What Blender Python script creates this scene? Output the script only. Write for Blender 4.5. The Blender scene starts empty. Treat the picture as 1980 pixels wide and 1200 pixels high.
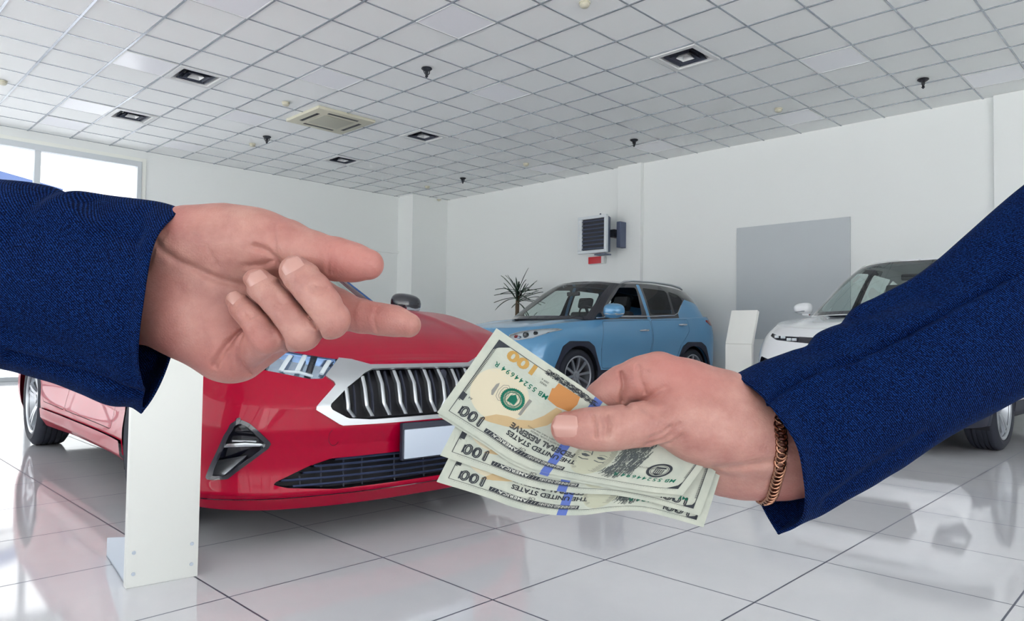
import bpy, bmesh, math, random
import numpy as np
from mathutils import Vector, Matrix, Euler
random.seed(7); np.random.seed(7)
SC = bpy.context.scene
COL = SC.collection
PI = math.pi

# ------------------------------------------------------------------ materials
def lin(c):
    return tuple(((v/255.0)/12.92 if v/255.0 <= 0.04045 else ((v/255.0+0.055)/1.055)**2.4) for v in c) + (1.0,)

def mat(name, rgb, rough=0.5, metal=0.0, coat=0.0, spec=0.5, trans=0.0, ior=1.5, emit=None, estr=0.0, alpha=1.0, coat_rough=0.03):
    m = bpy.data.materials.new(name); m.use_nodes = True
    b = m.node_tree.nodes['Principled BSDF']
    b.inputs['Base Color'].default_value = lin(rgb)
    b.inputs['Roughness'].default_value = rough
    b.inputs['Metallic'].default_value = metal
    b.inputs['Coat Weight'].default_value = coat
    b.inputs['Coat Roughness'].default_value = coat_rough
    b.inputs['Specular IOR Level'].default_value = spec
    b.inputs['Transmission Weight'].default_value = trans
    b.inputs['IOR'].default_value = ior
    b.inputs['Alpha'].default_value = alpha
    if emit is not None:
        b.inputs['Emission Color'].default_value = lin(emit)
        b.inputs['Emission Strength'].default_value = estr
    return m

class NT:
    """small helper to wire shader nodes"""
    def __init__(s, m): s.t = m.node_tree; s.b = s.t.nodes['Principled BSDF']
    def n(s, typ, **kw):
        nd = s.t.nodes.new(typ)
        for k, v in kw.items(): setattr(nd, k, v)
        return nd
    def l(s, a, b): s.t.links.new(a, b)
    def coords(s): return s.n('ShaderNodeTexCoord').outputs['Object']
    def noise(s, scale, detail=3.0, rough=0.55, vec=None, sc3=None):
        t = s.n('ShaderNodeTexNoise'); t.inputs['Scale'].default_value = scale
        t.inputs['Detail'].default_value = detail; t.inputs['Roughness'].default_value = rough
        v = vec if vec is not None else s.coords()
        if sc3:
            mp = s.n('ShaderNodeMapping'); mp.inputs['Scale'].default_value = sc3; s.l(v, mp.inputs['Vector']); v = mp.outputs['Vector']
        s.l(v, t.inputs['Vector']); return t.outputs['Fac']
    def ramp(s, fac, stops):
        r = s.n('ShaderNodeValToRGB'); e = r.color_ramp.elements
        while len(e) < len(stops): e.new(0.5)
        for i, (p, c) in enumerate(stops): e[i].position = p; e[i].color = c
        s.l(fac, r.inputs['Fac']); return r.outputs['Color']
    def math(s, op, a, b=None, c=None):
        m = s.n('ShaderNodeMath', operation=op)
        for i, v in enumerate((a, b, c)):
            if v is None: continue
            if isinstance(v, (int, float)): m.inputs[i].default_value = v
            else: s.l(v, m.inputs[i])
        return m.outputs[0]
    def mix(s, fac, a, b):
        m = s.n('ShaderNodeMix', data_type='RGBA')
        for i, v in ((0, fac), (6, a), (7, b)):
            if isinstance(v, (int, float)): m.inputs[i].default_value = v
            elif isinstance(v, tuple): m.inputs[i].default_value = v
            else: s.l(v, m.inputs[i])
        return m.outputs[2]
    def bump(s, h, strength=0.2, dist=0.001, normal=None):
        b = s.n('ShaderNodeBump'); b.inputs['Strength'].default_value = strength; b.inputs['Distance'].default_value = dist
        s.l(h, b.inputs['Height'])
        if normal is not None: s.l(normal, b.inputs['Normal'])
        return b.outputs['Normal']

# ------------------------------------------------------------------ geometry
class G:
    def __init__(s): s.v = []; s.f = []
    def add(s, V, F):
        o = len(s.v); s.v += [tuple(map(float, p)) for p in V]; s.f += [tuple(int(i)+o for i in q) for q in F]; return s
    def box(s, x0, x1, y0, y1, z0, z1, M=None):
        V = [(x, y, z) for z in (z0, z1) for y in (y0, y1) for x in (x0, x1)]
        if M is not None: V = [M @ Vector(p) for p in V]
        return s.add(V, [(0, 2, 3, 1), (4, 5, 7, 6), (0, 1, 5, 4), (2, 6, 7, 3), (0, 4, 6, 2), (1, 3, 7, 5)])
    def bbox(s, x0, x1, y0, y1, z0, z1, b, M=None):
        """box with chamfered edges"""
        bm = bmesh.new(); bmesh.ops.create_cube(bm, size=1.0)
        for v in bm.verts:
            v.co = Vector(((x0+x1)/2+v.co.x*(x1-x0), (y0+y1)/2+v.co.y*(y1-y0), (z0+z1)/2+v.co.z*(z1-z0)))
        bmesh.ops.bevel(bm, geom=bm.edges[:], offset=b, segments=2, profile=0.6, affect='EDGES')
        V = [(M @ v.co if M is not None else v.co) for v in bm.verts]; bm.verts.index_update()
        F = [[v.index for v in f.verts] for f in bm.faces]; bm.free()
        return s.add(V, F)
    def tube(s, pts, rad, n=10, cap=True, flat=None):
        pts = [Vector(p) for p in pts]; V = []; F = []
        R = rad if hasattr(rad, '__len__') else [rad]*len(pts)
        up = None
        for i, p in enumerate(pts):
            t = (pts[min(i+1, len(pts)-1)] - pts[max(i-1, 0)]).normalized()
            if up is None: up = Vector((0, 0, 1)) if abs(t.z) < 0.9 else Vector((1, 0, 0))
            a = t.cross(up).normalized(); b = a.cross(t).normalized(); up = b
            for k in range(n):
                an = 2*PI*k/n; V.append(p + (a*math.cos(an) + b*math.sin(an)*(flat or 1.0))*R[i])
        m = len(pts)
        for i in range(m-1):
            for k in range(n): F.append((i*n+k, i*n+(k+1) % n, (i+1)*n+(k+1) % n, (i+1)*n+k))
        if cap: F.append(tuple(range(n))[::-1]); F.append(tuple((m-1)*n+k for k in range(n)))
        return s.add(V, F)
    def lathe(s, prof, n=40, axis='y', M=None, closed=False):
        """prof: (radius, axial) pairs"""
        V = []; F = []; m = len(prof)
        for r, a in prof:
            for k in range(n):
                t = 2*PI*k/n; c, q = r*math.cos(t), r*math.sin(t)
                V.append({'y': (c, a, q), 'z': (c, q, a), 'x': (a, c, q)}[axis])
        for i in range(m-1 if not closed else m):
            j = (i+1) % m
            for k in range(n): F.append((i*n+k, j*n+k, j*n+(k+1) % n, i*n+(k+1) % n))
        if M is not None: V = [M @ Vector(p) for p in V]
        return s.add(V, F)
    def prism(s, poly, a0, a1, axis='z', M=None):
        n = len(poly)
        def q(p, a): return {'z': (p[0], p[1], a), 'y': (p[0], a, p[1]), 'x': (a, p[0], p[1])}[axis]
        V = [q(p, a0) for p in poly] + [q(p, a1) for p in poly]
        if M is not None: V = [M @ Vector(p) for p in V]
        return s.add(V, [tuple(range(n))[::-1], tuple(range(n, 2*n))] + [(i, (i+1) % n, n+(i+1) % n, n+i) for i in range(n)])
    def grid(s, A, closeu=False, closev=False):
        A = np.asarray(A, float); nu, nv = A.shape[:2]
        V = A.reshape(-1, 3); F = []
        for i in range(nu if closeu else nu-1):
            for j in range(nv if closev else nv-1):
                F.append((i*nv+j, ((i+1) % nu)*nv+j, ((i+1) % nu)*nv+(j+1) % nv, i*nv+(j+1) % nv))
        return s.add(V, F)

def mesh_obj(name, V, F, m, parent=None, smooth=False, sharp=None):
    me = bpy.data.meshes.new(name); me.from_pydata([tuple(p) for p in V], [], [tuple(f) for f in F]); me.validate(verbose=False); me.update()
    if m is not None: me.materials.append(m)
    if smooth:
        me.polygons.foreach_set('use_smooth', [True]*len(me.polygons))
        if sharp is not None: me.set_sharp_from_angle(angle=math.radians(sharp))
    o = bpy.data.objects.new(name, me); COL.objects.link(o)
    if parent is not None: o.parent = parent
    return o
def build(name, g, m, parent=None, smooth=False, sharp=40, recalc=True):
    o = mesh_obj(name, g.v, g.f, m, parent, False)
    if recalc:
        bm = bmesh.new(); bm.from_mesh(o.data); bmesh.ops.recalc_face_normals(bm, faces=bm.faces[:]); bm.to_mesh(o.data); bm.free()
    if smooth:
        o.data.polygons.foreach_set('use_smooth', [True]*len(o.data.polygons)); o.data.set_sharp_from_angle(angle=math.radians(sharp))
    return o
def tag(o, label, cat, group=None):
    o['label'] = label; o['category'] = cat
    if group: o['group'] = group
    return o
def thing(name, label, cat, loc=(0, 0, 0), rot=0.0, group=None):
    o = bpy.data.objects.new(name, None); COL.objects.link(o); o.empty_display_size = 0.1
    o.location = loc; o.rotation_euler = (0, 0, rot)
    return tag(o, label, cat, group)
def struct(o): o['kind'] = 'structure'; return o
def dup(root, loc, label, rot=None, group=None):
    r = root.copy(); COL.objects.link(r); r.location = loc; r['label'] = label
    if rot is not None: r.rotation_euler = (0, 0, rot)
    if group: r['group'] = group
    for ch in list(root.children):
        c = ch.copy(); COL.objects.link(c); c.parent = r
        for gch in list(ch.children):
            d = gch.copy(); COL.objects.link(d); d.parent = c
    return r

# ------------------------------------------------------------------ camera (photographer crouching, eye 0.855 m above the tiles)
EYE = 0.855
def cam_rot():
    y, p, r = -0.7863, -0.0339, 0.0146
    cy, sy, cp, sp, cr, sr = math.cos(y), math.sin(y), math.cos(p), math.sin(p), math.cos(r), math.sin(r)
    Rz = np.array([[cy, sy, 0], [-sy, cy, 0], [0, 0, 1]]); B = np.array([[1, 0, 0], [0, 0, -1], [0, 1, 0]])
    Rx = np.array([[1, 0, 0], [0, cp, -sp], [0, sp, cp]]); Rr = np.array([[cr, -sr, 0], [sr, cr, 0], [0, 0, 1]])
    return Rr @ Rx @ B @ Rz
RC = cam_rot()
cam = bpy.data.cameras.new('camera'); co = bpy.data.objects.new('camera', cam); COL.objects.link(co)
M3 = np.stack([RC[0], -RC[1], -RC[2]], 1)
co.matrix_world = Matrix(((*M3[0], 0), (*M3[1], 0), (*M3[2], EYE), (0, 0, 0, 1)))
cam.sensor_width = 36.0; cam.lens = 36.0*1383.8/1980.0; cam.clip_start = 0.02; cam.clip_end = 300
SC.camera = co
vs = SC.view_settings; vs.view_transform = 'Standard'; vs.look = 'None'; vs.gamma = 1.0; vs.exposure = 0.0; vs.use_curve_mapping = False

# ------------------------------------------------------------------ room
HC = 4.026                     # underside of the ceiling grid
XR, YL = 10.9, 13.65           # right wall, left wall
XB, YB = -7.0, -6.0            # glazed street fronts behind the photographer
TX, TY = 3.751, 6.414          # a crossing of the ceiling grid, 0.6 m tiles

m_wall = mat('wall_paint', (228, 231, 230), 0.75)
q = NT(m_wall); q.l(q.bump(q.noise(90, 4), 0.08, 0.002), q.b.inputs['Normal'])
m_floor = mat('polished_tile', (216, 216, 219), 0.07, spec=0.6)
q = NT(m_floor)
mp = q.n('ShaderNodeMapping'); mp.inputs['Rotation'].default_value = (0, 0, -0.0115); mp.inputs['Location'].default_value = (-1.0408, -2.2688, 0); 
q.l(q.coords(), mp.inputs['Vector'])
sx = q.n('ShaderNodeSeparateXYZ'); q.l(mp.outputs['Vector'], sx.inputs[0])
def gl(out, w):
    fr = q.math('FRACT', q.math('ADD', q.math('DIVIDE', out, 0.6), 100.5)); return q.math('LESS_THAN', q.math('ABSOLUTE', q.math('SUBTRACT', fr, 0.5)), w)
grout = q.math('MAXIMUM', gl(sx.outputs[0], 0.0056), gl(sx.outputs[1], 0.0056))
cl = q.ramp(q.noise(1.6, 5, 0.6), [(0.3, lin((202, 203, 208))), (0.7, lin((212, 212, 216)))])
q.l(q.mix(grout, cl, lin((84, 88, 104))), q.b.inputs['Base Color'])
q.l(q.math('ADD', q.math('MULTIPLY', grout, 0.4), 0.06), q.b.inputs['Roughness'])
m_tile = mat('mineral_ceiling_tile', (238, 240, 239), 0.9)
q = NT(m_tile); q.l(q.bump(q.noise(180, 3), 0.25, 0.002), q.b.inputs['Normal'])
m_tbar = mat('ceiling_grid_metal', (172, 178, 186), 0.22, metal=0.5)
m_frame = mat('window_aluminium', (200, 206, 210), 0.4, metal=0.2)
m_white = mat('white_panel', (232, 234, 228), 0.35)
m_glassw = mat('window_glass', (255, 255, 255), 0.0, trans=1.0, ior=1.05)

def flat(name, x0, x1, y0, y1, z, m, flip=False):
    f = (0, 1, 2, 3) if not flip else (3, 2, 1, 0)
    return struct(mesh_obj(name, [(x0, y0, z), (x1, y0, z), (x1, y1, z), (x0, y1, z)], [f], m))
g = G().box(XB, XR, YB, YL, -0.12, 0.0); struct(build('floor', g, m_floor))
VENTS = [(-1, 4), (-1, 8), (5, -4), (5, 4), (5, 8)]          # grid cells left open for the air vents
g = G().box(XB, XR, YB, YL, HC+0.30, HC+0.40); zc = HC+0.008
xs = [XB]+[TX+0.6*k for k in range(math.ceil((XB-TX)/.6), math.floor((XR-TX)/.6)+1)]+[XR]
ys = [YB]+[TY+0.6*k for k in range(math.ceil((YB-TY)/.6), math.floor((YL-TY)/.6)+1)]+[YL]
for xa_, xb_ in zip(xs[:-1], xs[1:]):
    for ya_, yb_ in zip(ys[:-1], ys[1:]):
        if (math.floor(((xa_+xb_)/2-TX)/.6), math.floor(((ya_+yb_)/2-TY)/.6)) in VENTS: continue
        g.add([(xa_, ya_, zc), (xa_, yb_, zc), (xb_, yb_, zc), (xb_, ya_, zc)], [(0, 1, 2, 3)])
struct(build('ceiling', g, m_tile, recalc=False))
g = G()
k = math.floor((XB-TX)/0.6)+1
while TX+0.6*k < XR: x = TX+0.6*k; g.box(x-0.012, x+0.012, YB, YL, HC, HC+0.0085); k += 1
build_a = g
g = G()
k = math.floor((YB-TY)/0.6)+1
while TY+0.6*k < YL: y = TY+0.6*k; g.box(XB, XR, y-0.009, y+0.009, HC+0.002, HC+0.0085); k += 1
struct(build('trim_1', build_a, m_tbar)); struct(build('trim_2', g, m_tbar))
# right wall with its pilasters
struct(build('wall_right', G().box(XR, XR+0.2, YB, YL+0.2, 0, HC+0.15), m_wall))
struct(build('trim_3', G().bbox(XR-0.09, XR+0.01, 7.52, 8.04, 0, HC+0.006, 0.006), m_wall))
struct(build('trim_4', G().bbox(XR-0.07, XR+0.01, 1.2, 2.09, 0, HC+0.006, 0.006), m_wall))
struct(build('trim_5', G().bbox(9.87, XR+0.01, 13.1, YL+0.01, 0, HC+0.006, 0.006), m_wall))   # corner column
# left wall: glazed up to x=4.27, solid beyond
WX = 4.27
g = G().box(WX, XR, YL, YL+0.2, 0, HC+0.15); g.box(XB, WX, YL, YL+0.2, 3.83, HC+0.15); struct(build('wall_left', g, m_wall))
g = G().bbox(WX, 9.87, YL-0.045, YL+0.01, 2.70, 2.76, 0.008); struct(build('trim_6', g, m_wall))  # ledge on the left wall
def glazing(name, a0, a1, z0, z1, step, M, rails=(), off=0.0):
    """window frame with mullions in a local a-z plane, one pane mesh behind it"""
    g = G(); 
    g.bbox(a0, a1, -0.05, 0.08, z1-0.10, z1, 0.006, M); g.bbox(a0, a1, -0.05, 0.08, z0, z0+0.07, 0.006, M)
    a = a1-0.075
    g.bbox(a, a1, -0.05, 0.08, z0+0.06, z1-0.095, 0.006, M)
    a = a1-step
    while a > a0: g.bbox(a-0.045, a+0.045, -0.03, 0.07, z0, z1-0.02, 0.006, M); a -= step
    for z in rails: g.bbox(a0, a1, -0.02, 0.06, z-0.03, z+0.03, 0.006, M)
    w = struct(build(name, g, m_frame))
    p = G().box(a0+0.02, a1-0.02, 0.018, 0.026, z0+0.02, z1-0.02, M); build('pane', p, m_glassw, w)
    return w
glazing('window_1', XB, WX, 0.0, 3.83, 1.57, Matrix.Translation((0, YL, 0)), rails=(2.35,))
glazing('window_2', YB, YL, 0.0, 3.7, 1.9, Matrix(((0, -1, 0, XB), (1, 0, 0, 0), (0, 0, 1, 0), (0, 0, 0, 1))), rails=(2.5,))
glazing('window_3', XB, 6.0, 0.0, 3.7, 1.9, Matrix(((1, 0, 0, 0), (0, -1, 0, YB), (0, 0, 1, 0), (0, 0, 0, 1))), rails=(2.5,))
g = G().box(XB-0.2, XB, YB, YL, 3.7, HC+0.15); struct(build('wall_back', g, m_wall))
g = G().box(XB-0.2, XR, YB-0.2, YB, 3.7, HC+0.15); g.box(6.0, XR, YB-0.2, YB, 0, 3.7); struct(build('wall_front', g, m_wall))
# white surround of the far window
g = G().bbox(XB, WX+0.075, YL-0.03, YL+0.02, 3.82, 3.895, 0.006); g.bbox(WX, WX+0.075, YL-0.03, YL+0.02, 0, 3.83, 0.006); struct(build('trim_7', g, m_white))
# ground outside
m_pave = mat('pavement', (232, 232, 230), 0.9)
q = NT(m_pave); q.l(q.ramp(q.noise(3, 6), [(0.3, lin((226, 226, 224))), (0.7, lin((238, 238, 236)))]), q.b.inputs['Base Color'])
o = build('ground', G().box(-60, 70, -60, 13.9, -0.3, -0.13), m_pave); struct(o)
m_bouncecut = mat('bounce_cutting_grey', (150, 152, 156), 0.9)  # unseen darker ground, added to cut light bounced onto the left ceiling
o = build('bounce_cutting_ground', G().box(-60, 70, 13.9, 90, -0.3, -0.13), m_bouncecut); struct(o)
# ------------------------------------------------------------------ things on the ceiling
m_ventw = mat('white_enamel', (214, 216, 216), 0.4)
m_ventd = mat('dark_louver', (58, 64, 80), 0.6)
m_beige = mat('beige_plastic', (198, 195, 176), 0.5)
m_beiged = mat('beige_grille', (176, 175, 160), 0.6)
m_pale = mat('opal_lamp_panel', (240, 241, 246), 0.22)
m_black = mat('black_metal', (24, 27, 36), 0.45)
def tilec(i, j): return (TX+0.6*i, TY+0.6*j, HC)
def make_vent(label):
    t = thing('ceiling_vent', label, 'air vent', (0, 0, 0), 0, 'square ceiling vents')
    g = G(); a, b = .285, .228
    for (x0, x1, y0, y1) in ((-a, a, -a, -b), (-a, a, b, a), (-a, -b, -b, b), (b, a, -b, b)): g.box(x0, x1, y0, y1, -.012, .004)
    build('vent_frame', g, m_ventw, t)
    build('duct_back', G().box(-.228, .228, -.228, .228, .12, .124), m_black, t)
    for k, (ro, ri, zo, zi) in enumerate(((.228, .205, -.004, .07), (.178, .142, -.004, .06), (.128, .092, -.004, .06), (.076, .03, -.004, .06))):
        g = G(); V = []
        for (r, z) in ((ro, zo), (ri, zi), (ri-.004, zi+.002), (ro-.006, zo+.002)): V.append([(-r, -r, z), (r, -r, z), (r, r, z), (-r, r, z)])
        g.grid(np.array(V), closeu=True, closev=True); build('louver', g, m_ventd if k in (1, 2) else m_ventw, t)
    return t
vl = ['square ceiling vent close to the bright lamp panel at upper left', 'square ceiling vent nearest the far glazed wall', 'large looking square ceiling vent above the right side, nearest the viewer', 'square ceiling vent just right of the beige ceiling unit', 'small looking square ceiling vent beyond the beige ceiling unit, nearest the corner']
vp = [(-.5, 4.5), (-.5, 8.5), (5.5, -3.5), (5.5, 4.5), (5.5, 8.5)]
v0_ = make_vent(vl[0]); v0_.location = tilec(*vp[0])
for l_, p_ in zip(vl[1:], vp[1:]): dup(v0_, tilec(*p_), l_)
def make_lamp(label):
    t = thing('ceiling_lamp', label, 'ceiling lamp', (0, 0, 0), 0, 'recessed square ceiling lamps')
    g = G(); a, b = .288, .276
    for (x0, x1, y0, y1) in ((-a, a, -a, -b), (-a, a, b, a), (-a, -b, -b, b), (b, a, -b, b)): g.box(x0, x1, y0, y1, -.006, .006)
    build('lamp_frame', g, m_ventw, t); build('diffuser', G().box(-b, b, -b, b, -.002, .004), m_pale, t)
    return t
ll = [((-1.5, 4.5), 'bright square ceiling lamp left of the upper left vent'), ((-1.5, 8.5), 'bright square ceiling lamp beside the vent nearest the glazed wall'), ((-1.5, 10.5), 'bright square ceiling lamp closest to the far window'),
      ((-1.5, .5), 'square ceiling lamp at the top edge, left of centre'), ((1.5, 2.5), 'pale square ceiling lamp between the beige unit and the top edge'), ((1.5, 6.5), 'pale square ceiling lamp left of the beige ceiling unit'),
      ((1.5, 10.5), 'pale square ceiling lamp next to the left wall, beyond the left vents'), ((1.5, -1.5), 'square ceiling lamp at the top edge, right above the upper black sprinkler'), ((4.5, .5), 'pale square ceiling lamp right of the nearest black sprinkler'),
      ((7.5, -5.5), 'pale square ceiling lamp right of the large vent'), ((10.5, -7.5), 'square ceiling lamp over the right wall at the far right'), ((10.5, -3.5), 'square ceiling lamp over the right wall above the grey board'),
      ((10.5, .5), 'square ceiling lamp over the right wall near the tall pilaster'), ((10.5, 4.5), 'square ceiling lamp over the right wall nearest the corner')]
l0 = make_lamp(ll[0][1]); l0.location = tilec(*ll[0][0])
for p_, t_ in ll[1:]: dup(l0, tilec(*p_), t_)
# ceiling cassette
t = thing('ceiling_air_conditioner', 'beige square ceiling cassette with four dark outlet slots', 'air conditioner', tilec(3.02, 5.05))
build('panel', G().bbox(-.475, .475, -.475, .475, -.035, .008, .012), m_beige, t, True)
build('intake_grille', G().bbox(-.25, .25, -.25, .25, -.040, -.03, .006), m_beiged, t, True)
for k in range(4): build('outlet_slot', G().box(-.25, .25, -.375, -.325, -.0375, -.02, Matrix.Rotation(k*PI/2, 4, 'Z')), m_black, t)
def make_sprinkler(label):
    t = thing('ceiling_sprinkler', label, 'sprinkler', (0, 0, 0), 0, 'black ceiling sprinklers')
    g = G(); g.lathe([(0, 0), (.062, 0), (.066, -.008), (.05, -.022), (.03, -.034), (0, -.036)], 28, 'z'); build('escutcheon', g, m_black, t, True)
    g = G(); g.lathe([(.016, -.03), (.022, -.05), (.012, -.085), (.02, -.10), (.004, -.118), (0, -.118)], 20, 'z'); build('nozzle', g, m_black, t, True)
    for s in (-1, 1): g = G(); g.tube([(s*.045, 0, -.02), (s*.04, 0, -.055), (s*.012, 0, -.085)], .006, 6); build('arm', g, m_black, t, True)
    return t
sl_ = [((2.48, .53), 'black sprinkler on the ceiling tile nearest the viewer, left of centre'), ((2.65, 7.71), 'black sprinkler just left of the beige ceiling unit'), ((9.52, .51), 'black sprinkler above the right wall, near the middle of it'), ((9.58, 7.56), 'black sprinkler near the corner column'), ((9.7, -6.42), 'black sprinkler at the far right of the ceiling')]
s0 = make_sprinkler(sl_[0][1]); s0.location = tilec(*sl_[0][0])
for p_, t_ in sl_[1:]: dup(s0, tilec(*p_), t_)
def make_detector(label):
    t = thing('smoke_detector', label, 'smoke detector', (0, 0, 0), 0, 'cream smoke detectors')
    g = G(); g.lathe([(.0, 0), (.055, 0), (.055, -.012), (0, -.014)], 28, 'z'); build('base', g, m_beige, t, True)
    g = G(); g.lathe([(.046, -.012), (.048, -.03), (.036, -.046), (.015, -.052), (0, -.052)], 28, 'z'); build('dome', g, m_beige, t, True)
    return t
dl = [((1.59, 4.62), 'cream smoke detector above left of the beige ceiling unit'), ((2.72, 8.73), 'cream smoke detector below the sprinkler left of the beige unit'), ((2.43, -3.55), 'cream smoke detector at the top edge, nearest the viewer'), ((9.56, -3.47), 'cream smoke detector over the right wall, above the grey board'), ((9.52, 4.54), 'cream smoke detector over the right wall near the tall pilaster'), ((-3.27, 7.86), 'cream smoke detector at the far left edge'), ((9.64, 9.57), 'cream smoke detector near the corner column')]
d0 = make_detector(dl[0][1]); d0.location = tilec(*dl[0][0])
for p_, t_ in dl[1:]: dup(d0, tilec(*p_), t_)
t = thing('ceiling_camera', 'tiny white dome camera in the ceiling corner', 'camera', (10.55, 13.0, HC))
g = G(); g.lathe([(0, 0), (.06, 0), (.06, -.03), (0, -.03)], 24, 'z'); build('housing', g, m_ventw, t, True)
g = G(); g.lathe([(.05, -.03), (.044, -.055), (.02, -.072), (0, -.074)], 24, 'z'); build('dome', g, m_beige, t, True)

# ------------------------------------------------------------------ things on the right wall
m_heatw = mat('heater_casing', (206, 212, 216), 0.4)
m_slate = mat('slate_blue_steel', (84, 94, 118), 0.5)
t = thing('fan_heater', 'white wall-hung fan heater with dark louvres, beside the pilaster', 'heater', (10.35, 8.255, 2.725))
g = G(); a, b, c = .345, .335, .27
for (y0, y1, z0, z1) in ((-b, b, a-.055, a), (-b, b, -a, -a+.055), (-b, -b+.055, -a+.055, a-.055), (b-.10, b, -a+.055, a-.055)): g.bbox(-.03, .03, y0, y1, z0, z1, .006)
build('front_frame', g, m_heatw, t, True)
build('rear_housing', G().prism([(.03, -.33), (.03, .33), (.22, .24), (.28, .12), (.28, -.12), (.22, -.24)], -.32, .32, 'z'), m_slate, t)
build('coil', G().box(.0, .025, -.29, .24, -.295, .295), m_black, t)
for k in range(8):
    z = -.255+.073*k; M = Matrix.Translation((-.012, 0, z)) @ Matrix.Rotation(math.radians(-35), 4, 'Y')
    build('louver', G().box(-.03, .03, -.282, .232, -.004, .004, M), m_slate, t)
for k in range(8): build('vent_stud', G().bbox(-.034, -.02, .272, .30, -.275+.073*k, -.245+.073*k, .003), m_ventw, t)
build('bracket_arm', G().box(.20, .43, -.34, -.24, -.05, .09), m_black, t)
build('bracket_plate', G().bbox(.28, .46, -.42, -.33, -.24, .24, .01), m_slate, t)
g = G(); g.tube([(.15, -.05, .33), (.16, -.05, .40), (.2, -.02, .405)], .015, 8); build('pipe_stub', g, m_slate, t, True)
build('drip_tray', G().bbox(.02, .20, -.28, -.02, -.385, -.36, .006), m_slate, t)
m_signred = mat('red_sign_face', (186, 16, 36), 0.35, emit=(186, 16, 36), estr=0.05)
t = thing('emergency_sign', 'small red sign box on the wall under the fan heater', 'sign', (10.9, 8.56, 2.31))
build('casing', G().bbox(-.08, .0, -.20, .17, -.075, .075, .008), m_ventw, t, True)
build('sign_face', G().bbox(-.086, -.075, -.14, .168, -.066, .066, .004), m_signred, t, True)
m_board = mat('pale_grey_board', (186, 192, 196), 0.45)
t = build('wall_board', G().bbox(10.872, 10.902, 3.88, 5.67, .845, 2.66, .006), m_board); tag(t, 'plain pale grey rectangular board fixed to the right wall', 'board')
m_tower = mat('display_stand_white', (214, 216, 212), 0.4)
m_foot = mat('grey_steel_foot', (178, 188, 200), 0.4)
def make_stand(label, loc, rot, w, kick):
    """upright info panel: width along local x, front towards local -y"""
    t = thing('display_stand', label, 'display stand', loc, rot, 'white display stands')
    zk = .80
    build('column_panel', G().bbox(-w/2, w/2, -.02, .02, 0, zk, .003), m_tower, t, True)
    M = Matrix.Translation((0, 0, zk)) @ Matrix.Rotation(math.radians(-kick), 4, 'X')
    build('sloping_top', G().bbox(-w/2, w/2, -.02, .02, -.004, .33, .003, M), m_tower, t, True)
    g = G()
    for s in (-1, 1): g.prism([(.02, .001), (.40, .001), (.40, .07), (.02, .16)], s*(w/2-.012), s*(w/2-.006), 'x')
    build('foot_gusset', g, m_foot, t); build('foot_plate', G().box(-w/2+.006, w/2-.006, .02, .40, .001, .008), m_foot, t)
    for x in (-w/2+.022, w/2-.022):
        for z in (.045, .115):
            g = G(); g.lathe([(0, -.0235), (.006, -.023), (.0065, -.019), (0, -.019)], 14, 'y', Matrix.Translation((x, 0, z))); build('screw', g, m_foot, t, True)
    return t
make_stand('white upright display stand in front of the red car, with screws at its base', (.913, 2.582, 0), -.128, .225, 18)
make_stand('white upright display stand between the blue car and the white car', (6.18, 3.19, 0), -PI/2, .26, 20)
# palm in a pot behind the blue car
m_leaf = mat('dark_green_leaf', (34, 62, 52), 0.45)
q = NT(m_leaf); q.l(q.ramp(q.noise(14, 2), [(0.3, lin((22, 46, 42))), (0.7, lin((58, 88, 66)))]), q.b.inputs['Base Color'])
m_trunk = mat('yucca_trunk', (92, 76, 60), 0.9); m_pot = mat('white_pot', (214, 214, 210), 0.5); m_soil = mat('soil', (60, 48, 40), 0.95)
t = thing('yucca_plant', 'potted yucca with long pointed leaves against the wall behind the blue car', 'plant', (10.02, 9.85, 0))
g = G(); g.lathe([(0, 0), (.16, 0), (.21, .38), (.225, .40), (.205, .41), (.19, .36), (0, .36)], 32, 'z'); build('pot', g, m_pot, t, True)
g = G(); g.lathe([(0, .37), (.19, .365)], 24, 'z'); build('soil', g, m_soil, t)
g = G(); g.tube([(0, 0, .34), (.01, .01, .8), (-.01, .0, 1.2), (0, 0, 1.62)], [.05, .045, .04, .035], 10); build('trunk', g, m_trunk, t, True)
g = G(); g.tube([(.08, -.08, .34), (.10, -.16, .7), (.10, -.25, 1.05)], [.035, .03, .028], 10); build('trunk', g, m_trunk, t, True)
rl = random.Random(11); g = G()
def leaf(o_, az, el, ln, droop, wd):
    V = []
    for i in range(9):
        s = i/8; r = ln*s; z = math.sin(el)*r-droop*s*s*ln; h_ = math.cos(el)*r
        c = Vector((o_[0]+math.cos(az)*h_, o_[1]+math.sin(az)*h_, o_[2]+z)); w_ = wd*(math.sin(PI*min(1, .18+.82*(1-s)))**.7 if s < 1 else .02)*(1-s*.55)
        n_ = Vector((-math.sin(az), math.cos(az), 0)); V.append([c-n_*w_+Vector((0, 0, .006)), c-Vector((0, 0, .006)), c+n_*w_+Vector((0, 0, .006))])
    g.grid(np.array(V))
for k in range(46): leaf((rl.uniform(-.03, .03), rl.uniform(-.03, .03), 1.48+.22*k/46), rl.uniform(0, 2*PI), rl.uniform(-.15, 1.35), rl.uniform(.45, .72), rl.uniform(0, .5), .024)
for k in range(26): leaf((.10, -.25, 1.0+.1*k/26), rl.uniform(0, 2*PI), rl.uniform(-.1, 1.2), rl.uniform(.3, .5), rl.uniform(.1, .5), .02)
o = build('foliage', g, m_leaf, t, True, 80)
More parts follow.
